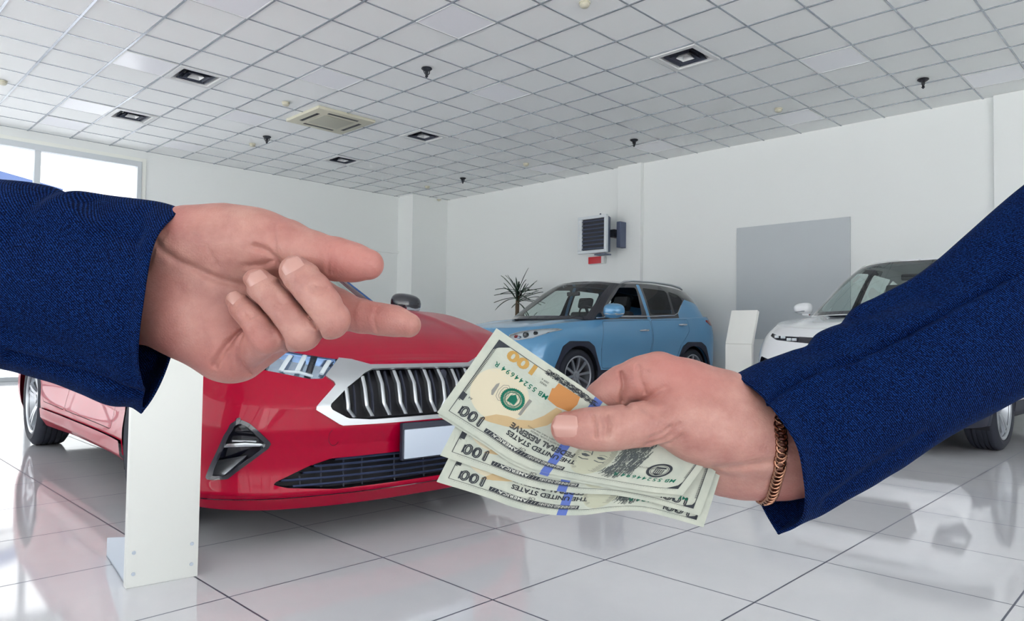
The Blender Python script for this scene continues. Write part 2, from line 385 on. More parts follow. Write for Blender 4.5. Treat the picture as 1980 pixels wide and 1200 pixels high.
# outside the far window
m_canopy = mat('blue_canopy_fascia', (34, 58, 100), 0.6)
t = thing('entrance_canopy', 'blue edged canopy outside the far window', 'canopy', (0, 0, 0))
ang = math.atan2(1.15, 1.37); M = Matrix.Translation((4.18, 18.57, 0)) @ Matrix.Rotation(ang, 4, 'Z')
build('fascia', G().box(-6, 0, 0, .12, 3.72, 4.0, M), m_canopy, t); build('canopy_roof', G().box(-6, 0, .12, 2.6, 3.8, 3.95, M), m_white, t)
for x in (-.3, -2.6, -4.9): build('post', G().box(x-.06, x+.06, 1.2, 1.32, -.13, 3.8, M), m_white, t)
t = build('boundary_wall', G().box(5.7, 6.0, 19.8, 30, -.13, 5.0), m_wall); tag(t, 'pale boundary wall outside the far window', 'wall')
# ------------------------------------------------------------------ car surfaces (numpy)
def hermite(P, sub, axis0_crease=(), closed_reflect=False):
    """smooth interpolation of control rows P[k] (any trailing shape); returns sub points per span"""
    P = np.asarray(P, float); n = len(P)
    if closed_reflect:
        r = np.array([1, -1, 1.0]); A = np.concatenate([[P[1]*r], P, [P[-2]*r]])
    else:
        A = np.concatenate([[2*P[0]-P[1]], P, [2*P[-1]-P[-2]]])
    out = []
    for i in range(n-1):
        a, b, c, d = A[i], A[i+1], A[i+2], A[i+3]
        # chord-length aware tangents
        def chord(p, q_): return np.linalg.norm(q_-p, axis=-1, keepdims=True)+1e-9
        l0, l1, l2 = chord(a, b), chord(b, c), chord(c, d)
        m1 = ((b-a)/l0*l1+(c-b)/l1*l0)/(l0+l1)*l1
        m2 = ((c-b)/l1*l2+(d-c)/l2*l1)/(l1+l2)*l1
        if i in axis0_crease: m1 = c-b
        if i+1 in axis0_crease: m2 = c-b
        s = sub if isinstance(sub, int) else sub[i]
        for k_ in range(s):
            t = k_/s; h1 = 2*t**3-3*t**2+1; h2 = t**3-2*t**2+t; h3 = -2*t**3+3*t**2; h4 = t**3-t**2
            out.append(h1*b+h2*m1+h3*c+h4*m2)
    out.append(P[-1]); return np.array(out)

def vnormals(V, T):
    N = np.zeros_like(V); a, b, c = V[T[:, 0]], V[T[:, 1]], V[T[:, 2]]
    fn = np.cross(b-a, c-a)
    for k_ in range(3): np.add.at(N, T[:, k_], fn)
    return N/(np.linalg.norm(N, axis=1, keepdims=True)+1e-12)

class Surf:
    """triangle mesh with normals and two parameters carried along through cuts"""
    def __init__(s, V, T, N=None, A=None):
        s.V = V; s.T = T; s.N = vnormals(V, T) if N is None else N; s.A = A
    def split(s, f):
        """cut along the zero line of f: returns (f<0 part, f>=0 part)"""
        f = np.where(np.abs(f) < 1e-7, 1e-7, f)
        sg = f < 0; c = sg[s.T].sum(1)
        full_in = s.T[c == 3]; full_out = s.T[c == 0]; mix = s.T[(c == 1) | (c == 2)]
        if len(mix) == 0: return s.compact(full_in), s.compact(full_out)
        loneneg = (sg[mix].sum(1) == 1)
        lone = np.where(loneneg, np.argmax(sg[mix], 1), np.argmax(~sg[mix], 1))
        ar = np.arange(len(mix))
        p = mix[ar, lone]; a = mix[ar, (lone+1) % 3]; b = mix[ar, (lone+2) % 3]
        E = np.concatenate([np.stack([np.minimum(p, a), np.maximum(p, a)], 1), np.stack([np.minimum(p, b), np.maximum(p, b)], 1)])
        U, inv = np.unique(E, axis=0, return_inverse=True); inv = inv.reshape(-1)
        t = (f[U[:, 0]]/(f[U[:, 0]]-f[U[:, 1]]))[:, None]
        nv = len(s.V)
        V = np.concatenate([s.V, s.V[U[:, 0]]*(1-t)+s.V[U[:, 1]]*t])
        Nn = s.N[U[:, 0]]*(1-t)+s.N[U[:, 1]]*t; Nn /= np.linalg.norm(Nn, axis=1, keepdims=True)+1e-12
        N = np.concatenate([s.N, Nn]); A = np.concatenate([s.A, s.A[U[:, 0]]*(1-t)+s.A[U[:, 1]]*t]) if s.A is not None else None
        pa = nv+inv[:len(mix)]; pb = nv+inv[len(mix):]
        tip = np.stack([p, pa, pb], 1); q1 = np.stack([pa, a, b], 1); q2 = np.stack([pa, b, pb], 1)
        Tin = np.concatenate([full_in, tip[loneneg], q1[~loneneg], q2[~loneneg]])
        Tout = np.concatenate([full_out, tip[~loneneg], q1[loneneg], q2[loneneg]])
        S = Surf(V, s.T, N, A)
        return S.compact(Tin), S.compact(Tout)
    def compact(s, T):
        u, inv = np.unique(T.reshape(-1), return_inverse=True)
        return Surf(s.V[u], inv.reshape(-1, 3), s.N[u], s.A[u] if s.A is not None else None)
    def moved(s, d): return Surf(s.V+s.N*d, s.T, s.N, s.A)
    def boundary(s):
        E = np.concatenate([s.T[:, [0, 1]], s.T[:, [1, 2]], s.T[:, [2, 0]]])
        key = np.sort(E, 1); U, inv, cnt = np.unique(key, axis=0, return_inverse=True, return_counts=True)
        return E[cnt[inv.reshape(-1)] == 1]
    def pocket(s, d, direction=None, floor=True):
        """surface pushed in by d with walls up to the original outline"""
        D = s.N if direction is None else np.asarray(direction, float)
        V2 = s.V+D*d; n = len(s.V); B = s.boundary()
        W = np.concatenate([np.stack([B[:, 0], B[:, 1], B[:, 1]+n], 1), np.stack([B[:, 0], B[:, 1]+n, B[:, 0]+n], 1)])
        T = np.concatenate([s.T+n, W]) if floor else W
        return np.concatenate([s.V, V2]), T
    def thick(s, d):
        """solid slab: outer skin raised by d above the original outline"""
        V, T = s.pocket(d); return V, T

def ring_surface(keys, subu, subv, crease=(), spine=None, crown=12, power=2.0, capfun=None, crease_u=()):
    """keys[k][row] = control points for y>=0 from front centre to rear centre; optional cap up to the spine z(x)"""
    P = np.asarray(keys, float)
    B = hermite(P, subu, crease_u, True)                # (nu, K, 3)
    B = hermite(np.swapaxes(B, 0, 1), subv, crease)     # (nv, nu, 3)
    B[:, 0, 1] = 0; B[:, -1, 1] = 0
    rows = [r for r in B]
    if spine is not None:
        R0 = B[-1]; sx, sz = np.asarray(spine).T
        zs = np.interp(R0[:, 0], sx, sz)
        if len(sx) > 3:                                  # soften the piecewise spine
            zs = sum(np.interp(R0[:, 0]+o_, sx, sz) for o_ in (-0.06, -0.03, 0, 0.03, 0.06))/5
        zs[0] = R0[0, 2]; zs[-1] = R0[-1, 2]
        for k_ in range(1, crown+1):
            t = k_/crown; s_ = 1-(1-t)**power
            Q = R0.copy(); Q[:, 1] *= (1-t); Q[:, 2] = R0[:, 2]+(zs-R0[:, 2])*s_
            if capfun is not None: Q[:, 2] += capfun(Q[:, 0], Q[:, 1], t)
            rows.append(Q)
    H = np.array(rows)                                   # (nv, nu, 3)
    Mi = H[:, -2:0:-1].copy(); Mi[:, :, 1] *= -1
    Fg = np.concatenate([H, Mi], 1); nv, nu = Fg.shape[:2]
    idx = np.arange(nv*nu).reshape(nv, nu); a = idx[:-1]; b = np.roll(a, -1, 1); d = idx[1:]; c = np.roll(d, -1, 1)
    T = np.concatenate([np.stack([a, b, c], -1).reshape(-1, 3), np.stack([a, c, d], -1).reshape(-1, 3)])
    V = Fg.reshape(-1, 3)
    hu = H.shape[1]; uu = np.concatenate([np.linspace(0, 1, hu), np.linspace(1, 0, hu)[1:-1]])
    A = np.stack(np.broadcast_arrays(uu[None, :], np.linspace(0, 1, nv)[:, None]), -1).reshape(-1, 2)
    S = Surf(V, T, None, A)
    if np.sum(S.N[:, 1]*V[:, 1]) < 0: S = Surf(V, T[:, ::-1], None, A)
    return S

def poly_sd(X, Y, poly, r=0.0):
    """signed distance to a polygon, corners rounded by r"""
    poly = np.asarray(poly, float)
    if r > 0: poly = _inset(poly, r)
    d = np.full(X.shape, 1e9); inside = np.zeros(X.shape, bool); n = len(poly)
    for i in range(n):
        ax, ay = poly[i]; bx, by = poly[(i+1) % n]; ex, ey = bx-ax, by-ay
        t = np.clip(((X-ax)*ex+(Y-ay)*ey)/(ex*ex+ey*ey+1e-12), 0, 1)
        d = np.minimum(d, np.hypot(X-ax-ex*t, Y-ay-ey*t))
        cnd = (ay > Y) != (by > Y)
        inside ^= cnd & (X < ex*(Y-ay)/(ey if abs(ey) > 1e-12 else 1e-12)+ax)
    return np.where(inside, -d, d)-r
def _inset(poly, r):
    n = len(poly); area = 0.5*sum(poly[i][0]*poly[(i+1) % n][1]-poly[(i+1) % n][0]*poly[i][1] for i in range(n)); sg = 1 if area > 0 else -1
    out = []
    for i in range(n):
        p0, p1, p2 = poly[i-1], poly[i], poly[(i+1) % n]
        e1 = (p1-p0)/np.linalg.norm(p1-p0); e2 = (p2-p1)/np.linalg.norm(p2-p1)
        n1 = np.array([-e1[1], e1[0]])*sg; n2 = np.array([-e2[1], e2[0]])*sg
        bi = n1+n2; bi /= max(1e-6, np.dot(bi, n1)); out.append(p1+bi*r)
    return np.array(out)

def comps(S):
    """connected pieces of a surface"""
    lab = np.arange(len(S.V))
    while True:
        m = lab[S.T].min(1); new = lab.copy()
        for k_ in range(3): np.minimum.at(new, S.T[:, k_], m)
        new = new[new]
        if (new == lab).all(): break
        lab = new
    tl = lab[S.T[:, 0]]
    return [S.compact(S.T[tl == l]) for l in np.unique(tl) if (tl == l).sum() > 12]
# ------------------------------------------------------------------ red liftback: control net (x back from the nose, y right, z up)
RED_KEYS = [
 # lip bottom        lip top          lower intake      beak             under grille      mid              upper            edge
 [(.100,0,.150),(.035,0,.215),(.045,0,.300),(.030,0,.400),(.000,0,.470),(.002,0,.560),(.030,0,.660),(.085,0,.722)],
 [(.110,.25,.150),(.045,.25,.215),(.055,.25,.300),(.040,.25,.400),(.010,.25,.470),(.010,.25,.560),(.040,.25,.665),(.098,.25,.728)],
 [(.145,.48,.152),(.080,.48,.220),(.090,.48,.305),(.072,.48,.400),(.045,.48,.470),(.045,.48,.560),(.085,.47,.665),(.160,.46,.750)],
 [(.220,.68,.155),(.150,.69,.225),(.165,.69,.310),(.145,.69,.400),(.120,.69,.470),(.125,.69,.570),(.175,.67,.680),(.265,.64,.785)],
 [(.370,.84,.165),(.290,.85,.230),(.300,.85,.320),(.270,.85,.410),(.245,.85,.490),(.260,.84,.590),(.320,.82,.715),(.420,.77,.835)],
 [(.600,.895,.185),(.540,.905,.235),(.540,.905,.330),(.530,.908,.430),(.520,.908,.520),(.540,.905,.640),(.580,.885,.780),(.650,.82,.895)],
 [(.930,.885,.190),(.930,.905,.250),(.930,.910,.350),(.930,.915,.470),(.930,.915,.590),(.930,.912,.720),(.930,.895,.860),(.950,.83,.965)],
 [(1.50,.820,.190),(1.50,.875,.240),(1.50,.885,.330),(1.50,.870,.450),(1.50,.880,.590),(1.50,.905,.740),(1.50,.895,.880),(1.50,.84,1.005)],
 [(2.50,.820,.195),(2.50,.880,.245),(2.50,.890,.335),(2.50,.860,.470),(2.50,.870,.600),(2.50,.905,.760),(2.50,.895,.890),(2.50,.85,1.000)],
 [(3.69,.870,.200),(3.69,.895,.260),(3.69,.905,.350),(3.69,.910,.470),(3.69,.915,.600),(3.69,.915,.770),(3.69,.890,.930),(3.69,.83,1.030)],
 [(4.35,.830,.240),(4.36,.850,.300),(4.37,.865,.380),(4.37,.870,.490),(4.37,.870,.620),(4.36,.860,.790),(4.34,.83,.960),(4.30,.76,1.055)],
 [(4.66,.550,.260),(4.69,.560,.320),(4.71,.570,.400),(4.73,.570,.500),(4.74,.560,.640),(4.74,.560,.800),(4.72,.55,.980),(4.66,.52,1.070)],
 [(4.70,0,.260),(4.74,0,.320),(4.76,0,.400),(4.78,0,.500),(4.79,0,.640),(4.79,0,.800),(4.77,0,.985),(4.70,0,1.080)],
]
RED_SPINE = [(.085,.722),(.16,.775),(.30,.845),(.50,.905),(.80,.965),(1.15,1.005),(1.50,1.03),(2.5,1.03),(4.3,1.08),(4.7,1.08)]
def red_capfun(x, y, t):
    a = np.abs(y); return 0.012*np.exp(-((a-0.47-0.06*x)/0.05)**2)*np.clip((x-.2)*2, 0, 1)*np.clip((1.6-x)*3, 0, 1)
def red_body(f=1.0):
    s = lambda n_: max(2, int(round(n_*f)))
    return ring_surface(RED_KEYS, [s(q_) for q_ in (18, 18, 18, 20, 20, 22, 26, 40, 44, 26, 14, 14)], s(9), (1, 3, 4, 5), RED_SPINE, s(40), 2.2, red_capfun)
RED_GH = [
 [(1.36,0,1.020),(1.62,0,1.170),(1.88,0,1.310),(2.12,0,1.420)],
 [(1.42,.42,1.015),(1.67,.40,1.165),(1.92,.38,1.305),(2.15,.36,1.412)],
 [(1.58,.735,1.005),(1.81,.665,1.150),(2.03,.60,1.285),(2.24,.535,1.385)],
 [(1.86,.820,.990),(2.02,.735,1.150),(2.18,.655,1.290),(2.36,.575,1.395)],
 [(2.60,.840,.990),(2.62,.760,1.160),(2.64,.680,1.310),(2.66,.590,1.415)],
 [(3.35,.830,1.000),(3.30,.750,1.160),(3.25,.670,1.290),(3.20,.575,1.395)],
 [(4.05,.730,1.030),(3.95,.660,1.140),(3.83,.590,1.240),(3.72,.500,1.330)],
 [(4.42,.400,1.070),(4.25,.38,1.150),(4.08,.36,1.230),(3.90,.33,1.310)],
 [(4.50,0,1.075),(4.32,0,1.155),(4.14,0,1.235),(3.95,0,1.310)],
]
RED_GHS = [(2.12,1.42),(2.4,1.465),(2.8,1.48),(3.2,1.46),(3.6,1.40),(3.95,1.31)]
def red_gh(): return ring_surface(RED_GH, 14, 10, (), RED_GHS, 14, 2.0)
RED_O = (1.975, 2.455); RED_H = math.atan2(.999, .045)
# ------------------------------------------------------------------ compact crossover control net
SUV_KEYS = [
 [(.10,0,.20),(.03,0,.27),(.02,0,.38),(0,0,.50),(.0,0,.62),(.02,0,.74),(.055,0,.85),(.14,0,.935)],
 [(.11,.28,.20),(.04,.28,.27),(.03,.28,.38),(.01,.28,.50),(.01,.28,.62),(.03,.28,.74),(.07,.28,.85),(.155,.27,.940)],
 [(.15,.52,.20),(.075,.52,.27),(.065,.52,.38),(.045,.52,.50),(.045,.52,.62),(.065,.51,.74),(.11,.50,.85),(.205,.48,.950)],
 [(.24,.72,.21),(.16,.73,.28),(.145,.73,.39),(.125,.735,.51),(.125,.735,.63),(.15,.725,.75),(.20,.705,.86),(.31,.67,.965)],
 [(.38,.84,.22),(.31,.85,.29),(.30,.86,.40),(.285,.86,.52),(.285,.86,.64),(.31,.855,.76),(.37,.83,.88),(.47,.77,.990)],
 [(.60,.88,.23),(.56,.895,.30),(.55,.900,.41),(.54,.902,.53),(.54,.900,.65),(.56,.895,.77),(.59,.875,.90),(.65,.82,1.015)],
 [(.88,.88,.24),(.88,.900,.31),(.88,.905,.42),(.88,.910,.54),(.88,.910,.66),(.88,.905,.79),(.88,.890,.92),(.90,.83,1.040)],
 [(1.45,.82,.22),(1.45,.870,.28),(1.45,.880,.38),(1.45,.875,.50),(1.45,.880,.64),(1.45,.900,.80),(1.45,.885,.95),(1.45,.845,1.080)],
 [(2.40,.82,.22),(2.40,.875,.28),(2.40,.880,.38),(2.40,.870,.50),(2.40,.875,.64),(2.40,.905,.82),(2.40,.890,.97),(2.40,.850,1.110)],
 [(3.50,.86,.25),(3.50,.890,.32),(3.50,.900,.42),(3.50,.905,.54),(3.50,.910,.68),(3.50,.915,.86),(3.50,.890,1.02),(3.50,.840,1.160)],
 [(4.10,.82,.30),(4.11,.850,.36),(4.12,.860,.45),(4.12,.865,.56),(4.12,.870,.70),(4.11,.870,.90),(4.09,.845,1.06),(4.05,.785,1.190)],
 [(4.30,.55,.32),(4.35,.560,.38),(4.38,.570,.46),(4.38,.570,.58),(4.36,.570,.72),(4.36,.570,.92),(4.35,.560,1.08),(4.28,.53,1.200)],
 [(4.33,0,.32),(4.38,0,.38),(4.41,0,.46),(4.41,0,.58),(4.39,0,.72),(4.40,0,.92),(4.39,0,1.08),(4.31,0,1.205)],
]
SUV_SPINE = [(.14,.935),(.22,.965),(.40,1.005),(.65,1.035),(1.0,1.065),(1.4,1.09),(2.0,1.11),(4.31,1.205)]
def suv_capfun(x, y, t):
    a = np.abs(y); return 0.02*np.exp(-((a-0.50-0.10*x)/0.07)**2)*np.clip((x-.2)*2, 0, 1)*np.clip((1.5-x)*3, 0, 1)
def suv_body(f=1.0):
    s = lambda n_: max(2, int(round(n_*f)))
    return ring_surface(SUV_KEYS, [s(q_) for q_ in (12, 12, 12, 14, 14, 16, 22, 30, 34, 22, 12, 12)], s(7), (1,), SUV_SPINE, s(26), 2.2, suv_capfun)
SUV_GH = [
 [(0.93,0,1.085),(1.27,0,1.30),(1.60,0,1.50),(1.88,0,1.655)],
 [(0.99,.44,1.082),(1.31,.42,1.295),(1.63,.40,1.495),(1.90,.38,1.648)],
 [(1.20,.775,1.075),(1.46,.71,1.275),(1.73,.64,1.475),(1.97,.565,1.625)],
 [(1.58,.825,1.085),(1.76,.752,1.27),(1.96,.68,1.46),(2.15,.605,1.620)],
 [(2.45,.842,1.108),(2.47,.775,1.29),(2.49,.70,1.47),(2.50,.615,1.640)],
 [(3.35,.832,1.150),(3.33,.765,1.32),(3.30,.69,1.49),(3.27,.605,1.630)],
 [(4.02,.745,1.185),(3.96,.69,1.32),(3.88,.63,1.45),(3.79,.555,1.575)],
 [(4.27,.43,1.200),(4.20,.42,1.33),(4.11,.41,1.45),(4.00,.39,1.560)],
 [(4.33,0,1.205),(4.25,0,1.34),(4.16,0,1.46),(4.05,0,1.565)],
]
SUV_GHS = [(1.88,1.655),(2.2,1.69),(2.7,1.705),(3.3,1.69),(3.7,1.64),(4.05,1.565)]
def suv_gh(): return ring_surface(SUV_GH, 14, 10, (), SUV_GHS, 14, 2.0)
BLUE_O = (6.362, 6.89); BLUE_H = -0.046
WHITE_O = (5.90, 2.16); WHITE_H = -0.02
# ------------------------------------------------------------------ car materials and shared parts
m_red = mat('red_car_paint', (160, 0, 42), 0.35, spec=0.05, coat=0.42)
m_blue = mat('blue_car_paint', (98, 160, 204), 0.3, metal=0.15, coat=0.8)
m_whitep = mat('white_car_paint', (226, 229, 232), 0.25, coat=1.0)
m_blackp = mat('gloss_black_paint', (18, 20, 36), 0.2, coat=1.0)
m_plastic = mat('dark_plastic', (36, 41, 58), 0.55)
m_rubber = mat('tyre_rubber', (36, 40, 52), 0.7)
m_chrome = mat('bright_chrome', (214, 218, 222), 0.14, metal=1.0)
m_satin = mat('satin_silver', (186, 190, 194), 0.3, metal=0.9)
m_alloy = mat('alloy_wheel_silver', (176, 180, 186), 0.28, metal=0.8)
m_dark = mat('black_recess', (8, 10, 22), 0.6)
m_gapm = mat('panel_gap', (14, 12, 16), 0.7)
m_plate = mat('blank_plate', (188, 199, 214), 0.35)
m_reflector = mat('lamp_reflector', (196, 208, 224), 0.12, metal=1.0)
m_led = mat('lamp_light_guide', (236, 240, 242), 0.25)
m_tail = mat('red_lamp_lens', (150, 18, 26), 0.12, coat=1.0)
m_trimb = mat('chrome_painted_sky_reflection', (70, 112, 176), 0.15, metal=0.8)  # pillar trim: reflection of blue sky put into the base colour
m_navy = mat('navy_grey_plastic', (56, 66, 94), 0.45)
m_seat = mat('seat_fabric', (36, 38, 44), 0.8)
def glass_mat(name, tint, fres=1.45, rough=0.0):
    m = bpy.data.materials.new(name); m.use_nodes = True; t = m.node_tree; t.nodes.clear()
    out = t.nodes.new('ShaderNodeOutputMaterial'); mx = t.nodes.new('ShaderNodeMixShader'); fr = t.nodes.new('ShaderNodeFresnel')
    ge = t.nodes.new('ShaderNodeNewGeometry'); ma = t.nodes.new('ShaderNodeMath'); ma.operation = 'MULTIPLY_ADD'   # a thin pane reflects alike from both faces
    ma.inputs[1].default_value = 1/fres-fres; ma.inputs[2].default_value = fres; t.links.new(ge.outputs['Backfacing'], ma.inputs[0]); t.links.new(ma.outputs[0], fr.inputs['IOR'])
    tr = t.nodes.new('ShaderNodeBsdfTransparent'); tr.inputs['Color'].default_value = lin(tint)
    gl_ = t.nodes.new('ShaderNodeBsdfGlossy'); gl_.inputs['Roughness'].default_value = rough
    t.links.new(fr.outputs[0], mx.inputs[0]); t.links.new(tr.outputs[0], mx.inputs[1]); t.links.new(gl_.outputs[0], mx.inputs[2]); t.links.new(mx.outputs[0], out.inputs[0])
    return m
m_glass = glass_mat('tinted_windscreen', (240, 250, 247))
m_privacy = glass_mat('dark_privacy_glass', (60, 64, 74))
m_clear = glass_mat('clear_lamp_cover', (240, 244, 246))

def surf_obj(name, S, m, parent, d=0.0):
    if len(S.T) == 0: return None
    V = S.V+S.N*d
    o = mesh_obj(name, V, S.T, m, parent, True)
    return o
def vt_obj(name, VT, m, parent, sharp=35):
    return mesh_obj(name, VT[0], VT[1], m, parent, True, sharp)
def by_side(S):
    a, b = S.split(S.V[:, 1].copy())
    return (('l', a), ('r', b))
def strip_gap(S, f, w):
    """take the panel (f<-w) out of S; the thin seam |f|<w is returned too"""
    inn, rest = S.split(f+w)
    f2 = None
    return inn, rest

def make_wheel(root, x, y, side, r, rr, wd, style, rimm=None):
    """tyre with tread grooves; rim, spokes and hub as one child"""
    g = G(); h = wd/2
    pr = [(rr, -h+.012), (rr+.012, -h), (rr+(r-rr)*.5, -h-.006), (r-.028, -h+.004), (r-.008, -h+.018), (r, -h+.034)]
    for c in (-.052, -.018, .018, .052):
        pr += [(r, c-.006), (r-.009, c-.004), (r-.009, c+.004), (r, c+.006)]
    pr += [(r, h-.034), (r-.008, h-.018), (r-.028, h-.004), (rr+(r-rr)*.5, h+.006), (rr+.012, h), (rr, h-.012), (rr-.02, h-.02), (rr-.02, -h+.02)]
    g.lathe(pr, 56, 'y', closed=True)
    t = build('wheel', g, m_rubber, root, True, 30); t.location = (x, y, r)
    g = G(); s = side
    lip = h-.006
    g.lathe([(rr+.006, s*lip), (rr-.004, s*(lip+.004)), (rr-.016, s*(lip-.004)), (rr-.03, s*(lip-.05)), (rr-.04, s*(lip-.10)), (rr-.035, -s*(h-.02))], 56, 'y')
    def spoke(a, w0, w1, y0, y1, r0, r1, th=.02):
        c, q_ = math.cos(a), math.sin(a)
        V = []
        for (rad, w_, yy) in ((r0, w0, y0), ((r0+r1)/2, (w0+w1)/2, (y0+y1)/2+.006), (r1, w1, y1)):
            for (ww, dy) in ((-w_, -th), (-w_*.8, 0), (w_*.8, 0), (w_, -th)):
                V.append((rad*c-ww*q_, s*(yy+dy), rad*q_+ww*c))
        F = []
        for i in range(2):
            for j in range(3): F.append((i*4+j, i*4+j+1, i*4+4+j+1, i*4+4+j))
            F.append((i*4+3, i*4, i*4+4, i*4+7))
        g.add(V, F)
    if style == 'ten':
        for k in range(10): spoke(2*PI*k/10+.15, .019, .020, lip-.035, lip-.012, .045, rr-.014)
    else:
        for k in range(5):
            for o_ in (-.17, .17):
                a = 2*PI*k/5+.3; spoke(a+o_*.75, .017, .015, lip-.038, lip-.012, .05, rr-.014)
    g.lathe([(0, s*(lip-.018)), (.03, s*(lip-.019)), (.034, s*(lip-.026)), (.062, s*(lip-.034)), (.066, s*(lip-.07)), (0, s*(lip-.07))], 30, 'y')
    for k in range(5):
        a = 2*PI*k/5; g.tube([(.05*math.cos(a), s*(lip-.04), .05*math.sin(a)), (.05*math.cos(a), s*(lip-.028), .05*math.sin(a))], .008, 8)
    build('rim', g, rimm or m_alloy, t, True, 30)
    g = G(); g.lathe([(.0, s*(lip-.10)), (.16, s*(lip-.10)), (.16, s*(lip-.12)), (0, s*(lip-.12))], 40, 'y'); build('brake_disc', g, m_plastic, t)
    return t
def arch_liner(root, x, r, R, wd, yo):
    """dark wheel housings, both sides of an axle"""
    for s in (-1, 1):
        g = G(); n = 28; V = []
        for i in range(n+1):
            a = -.42+(PI+.84)*i/n; V.append((x+R*math.cos(a), max(.12, r+R*math.sin(a))))
        A = [[(p[0], s*yo, p[1]) for p in V], [(p[0], s*(yo-wd), p[1]) for p in V], [(x+(p[0]-x)*.02, s*(yo-wd), r+(p[1]-r)*.02) for p in V]]
        g.grid(A); build('wheel_housing', g, m_dark, root, True, 30)
def mirror_part(root, s, x, y, z, m, m2, k=1.0):
    g = G()
    bm = bmesh.new(); bmesh.ops.create_uvsphere(bm, u_segments=28, v_segments=16, radius=1.0)
    V = []
    for v in bm.verts:
        p = v.co; px = p.x*.095*k if p.x < 0 else p.x*.035*k
        sq = lambda a: math.copysign(abs(a)**.75, a)
        V.append((x+px, s*(y+sq(p.y)*.115*k), z+sq(p.z)*.072*k*(1.0-.12*sq(p.y))))
    bm.verts.index_update(); F = [[v.index for v in f.verts] for f in bm.faces]; bm.free()
    g.add(V, F); o = build('door_mirror', g, m, root, True, 60)
    g = G(); g.tube([(x-.03, s*(y-.22), z-.085), (x-.02, s*(y-.10), z-.075), (x-.015, s*(y-.01), z-.055)], [.022, .026, .035], 10, flat=.7); build('mirror_stalk', g, m2, o, True)
    g = G(); g.tube([(x-.088*k, s*(y-.05*k), z-.032*k), (x-.066*k, s*(y+.07*k), z-.036*k), (x-.01, s*(y+.112*k), z-.03*k)], [.010*k, .014*k, .008*k], 8); build('indicator_strip', g, m_chrome, o, True)
    return o
def cabin(root, xd, xs, z0, hr, ln):
    g = G(); g.bbox(xd, xd+.42, -.70, .70, z0+.18, z0+.62, .05); build('dashboard', g, m_plastic, root, True)
    g = G(); M = Matrix.Translation((xd+.47, -.36, z0+.62)) @ Matrix.Rotation(math.radians(62), 4, 'Y')
    V = []; n = 28
    g.lathe([(.178+.014*math.cos(a), .014*math.sin(a)) for a in [2*PI*i/8 for i in range(8)]], 32, 'z', M, True)
    g.box(-.17, .17, -.02, .02, -.01, .01, M); g.lathe([(0, .02), (.05, .02), (.06, -.02), (0, -.02)], 20, 'z', M); build('steering_wheel', g, m_dark, root, True)
    for (x, y) in ((xs, -.36), (xs, .36), (xs+ln, -.36), (xs+ln, .36)):
        g = G(); g.bbox(x, x+.5, y-.24, y+.24, z0+.05, z0+.22, .05)
        Mb = Matrix.Translation((x+.46, y, z0+.15)) @ Matrix.Rotation(math.radians(16), 4, 'Y'); g.bbox(-.06, .07, -.235, .235, 0, .60, .05, Mb)
        o = build('seat', g, m_seat, root, True); g = G(); g.bbox(-.045, .045, -.13, .13, hr, hr+.17, .04, Mb); build('headrest', g, m_seat, o, True)

# ------------------------------------------------------------------ red liftback beside the display stand
red = thing('car', 'glossy red liftback with a chrome slatted grille and blank plate, nearest of the cars', 'car', (*RED_O, 0), RED_H)
S = red_body()
vc = 63/103.0                                            # v where the cap starts
X, Y, Z = S.V.T
ghp = [(1.55, -.70), (1.45, -.45), (1.40, 0), (1.45, .45), (1.55, .70), (1.9, .80), (2.6, .81), (3.4, .79), (4.05, .68), (4.35, .35), (4.35, -.35), (4.05, -.68), (3.4, -.79), (2.6, -.81), (1.9, -.80)]
_, S = S.split(np.maximum(poly_sd(X, Y, ghp), (vc+.02-S.A[:, 1])*2))
RW, RA = .335, .385
for xa in (.93, 3.69):
    X, Y, Z = S.V.T
    _, S = S.split(np.maximum(np.hypot(X-xa, (Z-RW))-RA, .55-np.abs(Y)))
    arch_liner(red, xa, RW, RA+.002, .36, .885)
# bonnet with its shut line
def take(S, f, gap, name, m, root, gapm=None):
    inn, rest = S.split(f+gap); X_ = None
    return inn, rest
X, Y, Z = S.V.T
fh = np.maximum(np.maximum((vc+.012-S.A[:, 1])*1.1, X-1.42), .10-X)
hood, S = S.split(fh); surf_obj('bonnet', hood, m_red, red, .0005)
X, Y, Z = S.V.T; aY = np.abs(Y)
front = lambda poly, r=0.0: np.maximum(poly_sd(np.abs(S.V[:, 1]), S.V[:, 2], poly, r), S.V[:, 0]-.55)
# grille: chrome surround, black recess, bent chrome slats
outer = [(-.2, .716), (.261, .716), (.312, .731), (.378, .748), (.468, .676), (.431, .647), (.527, .554), (.422, .484), (.232, .483), (-.2, .487)]
inner = [(-.2, .700), (.26, .700), (.307, .683), (.388, .634), (.476, .558), (.397, .512), (.30, .502), (-.2, .504)]
gr, S = S.split(front(outer, .004)); gin, fr = gr.split(np.maximum(poly_sd(np.abs(gr.V[:, 1]), gr.V[:, 2], inner, .012), gr.V[:, 0]-.55))
o_gr = vt_obj('grille', gin.pocket(.055, (1, 0, 0)), m_dark, red)
vt_obj('grille_surround', fr.thick(.010), m_satin, red)
def front_x(Sf, y, z):
    d = (np.abs(Sf.V[:, 1])-abs(y))**2+(Sf.V[:, 2]-z)**2; i = np.argsort(d)[:4]; w_ = 1/(d[i]+1e-7); return float((Sf.V[i, 0]*w_).sum()/w_.sum())
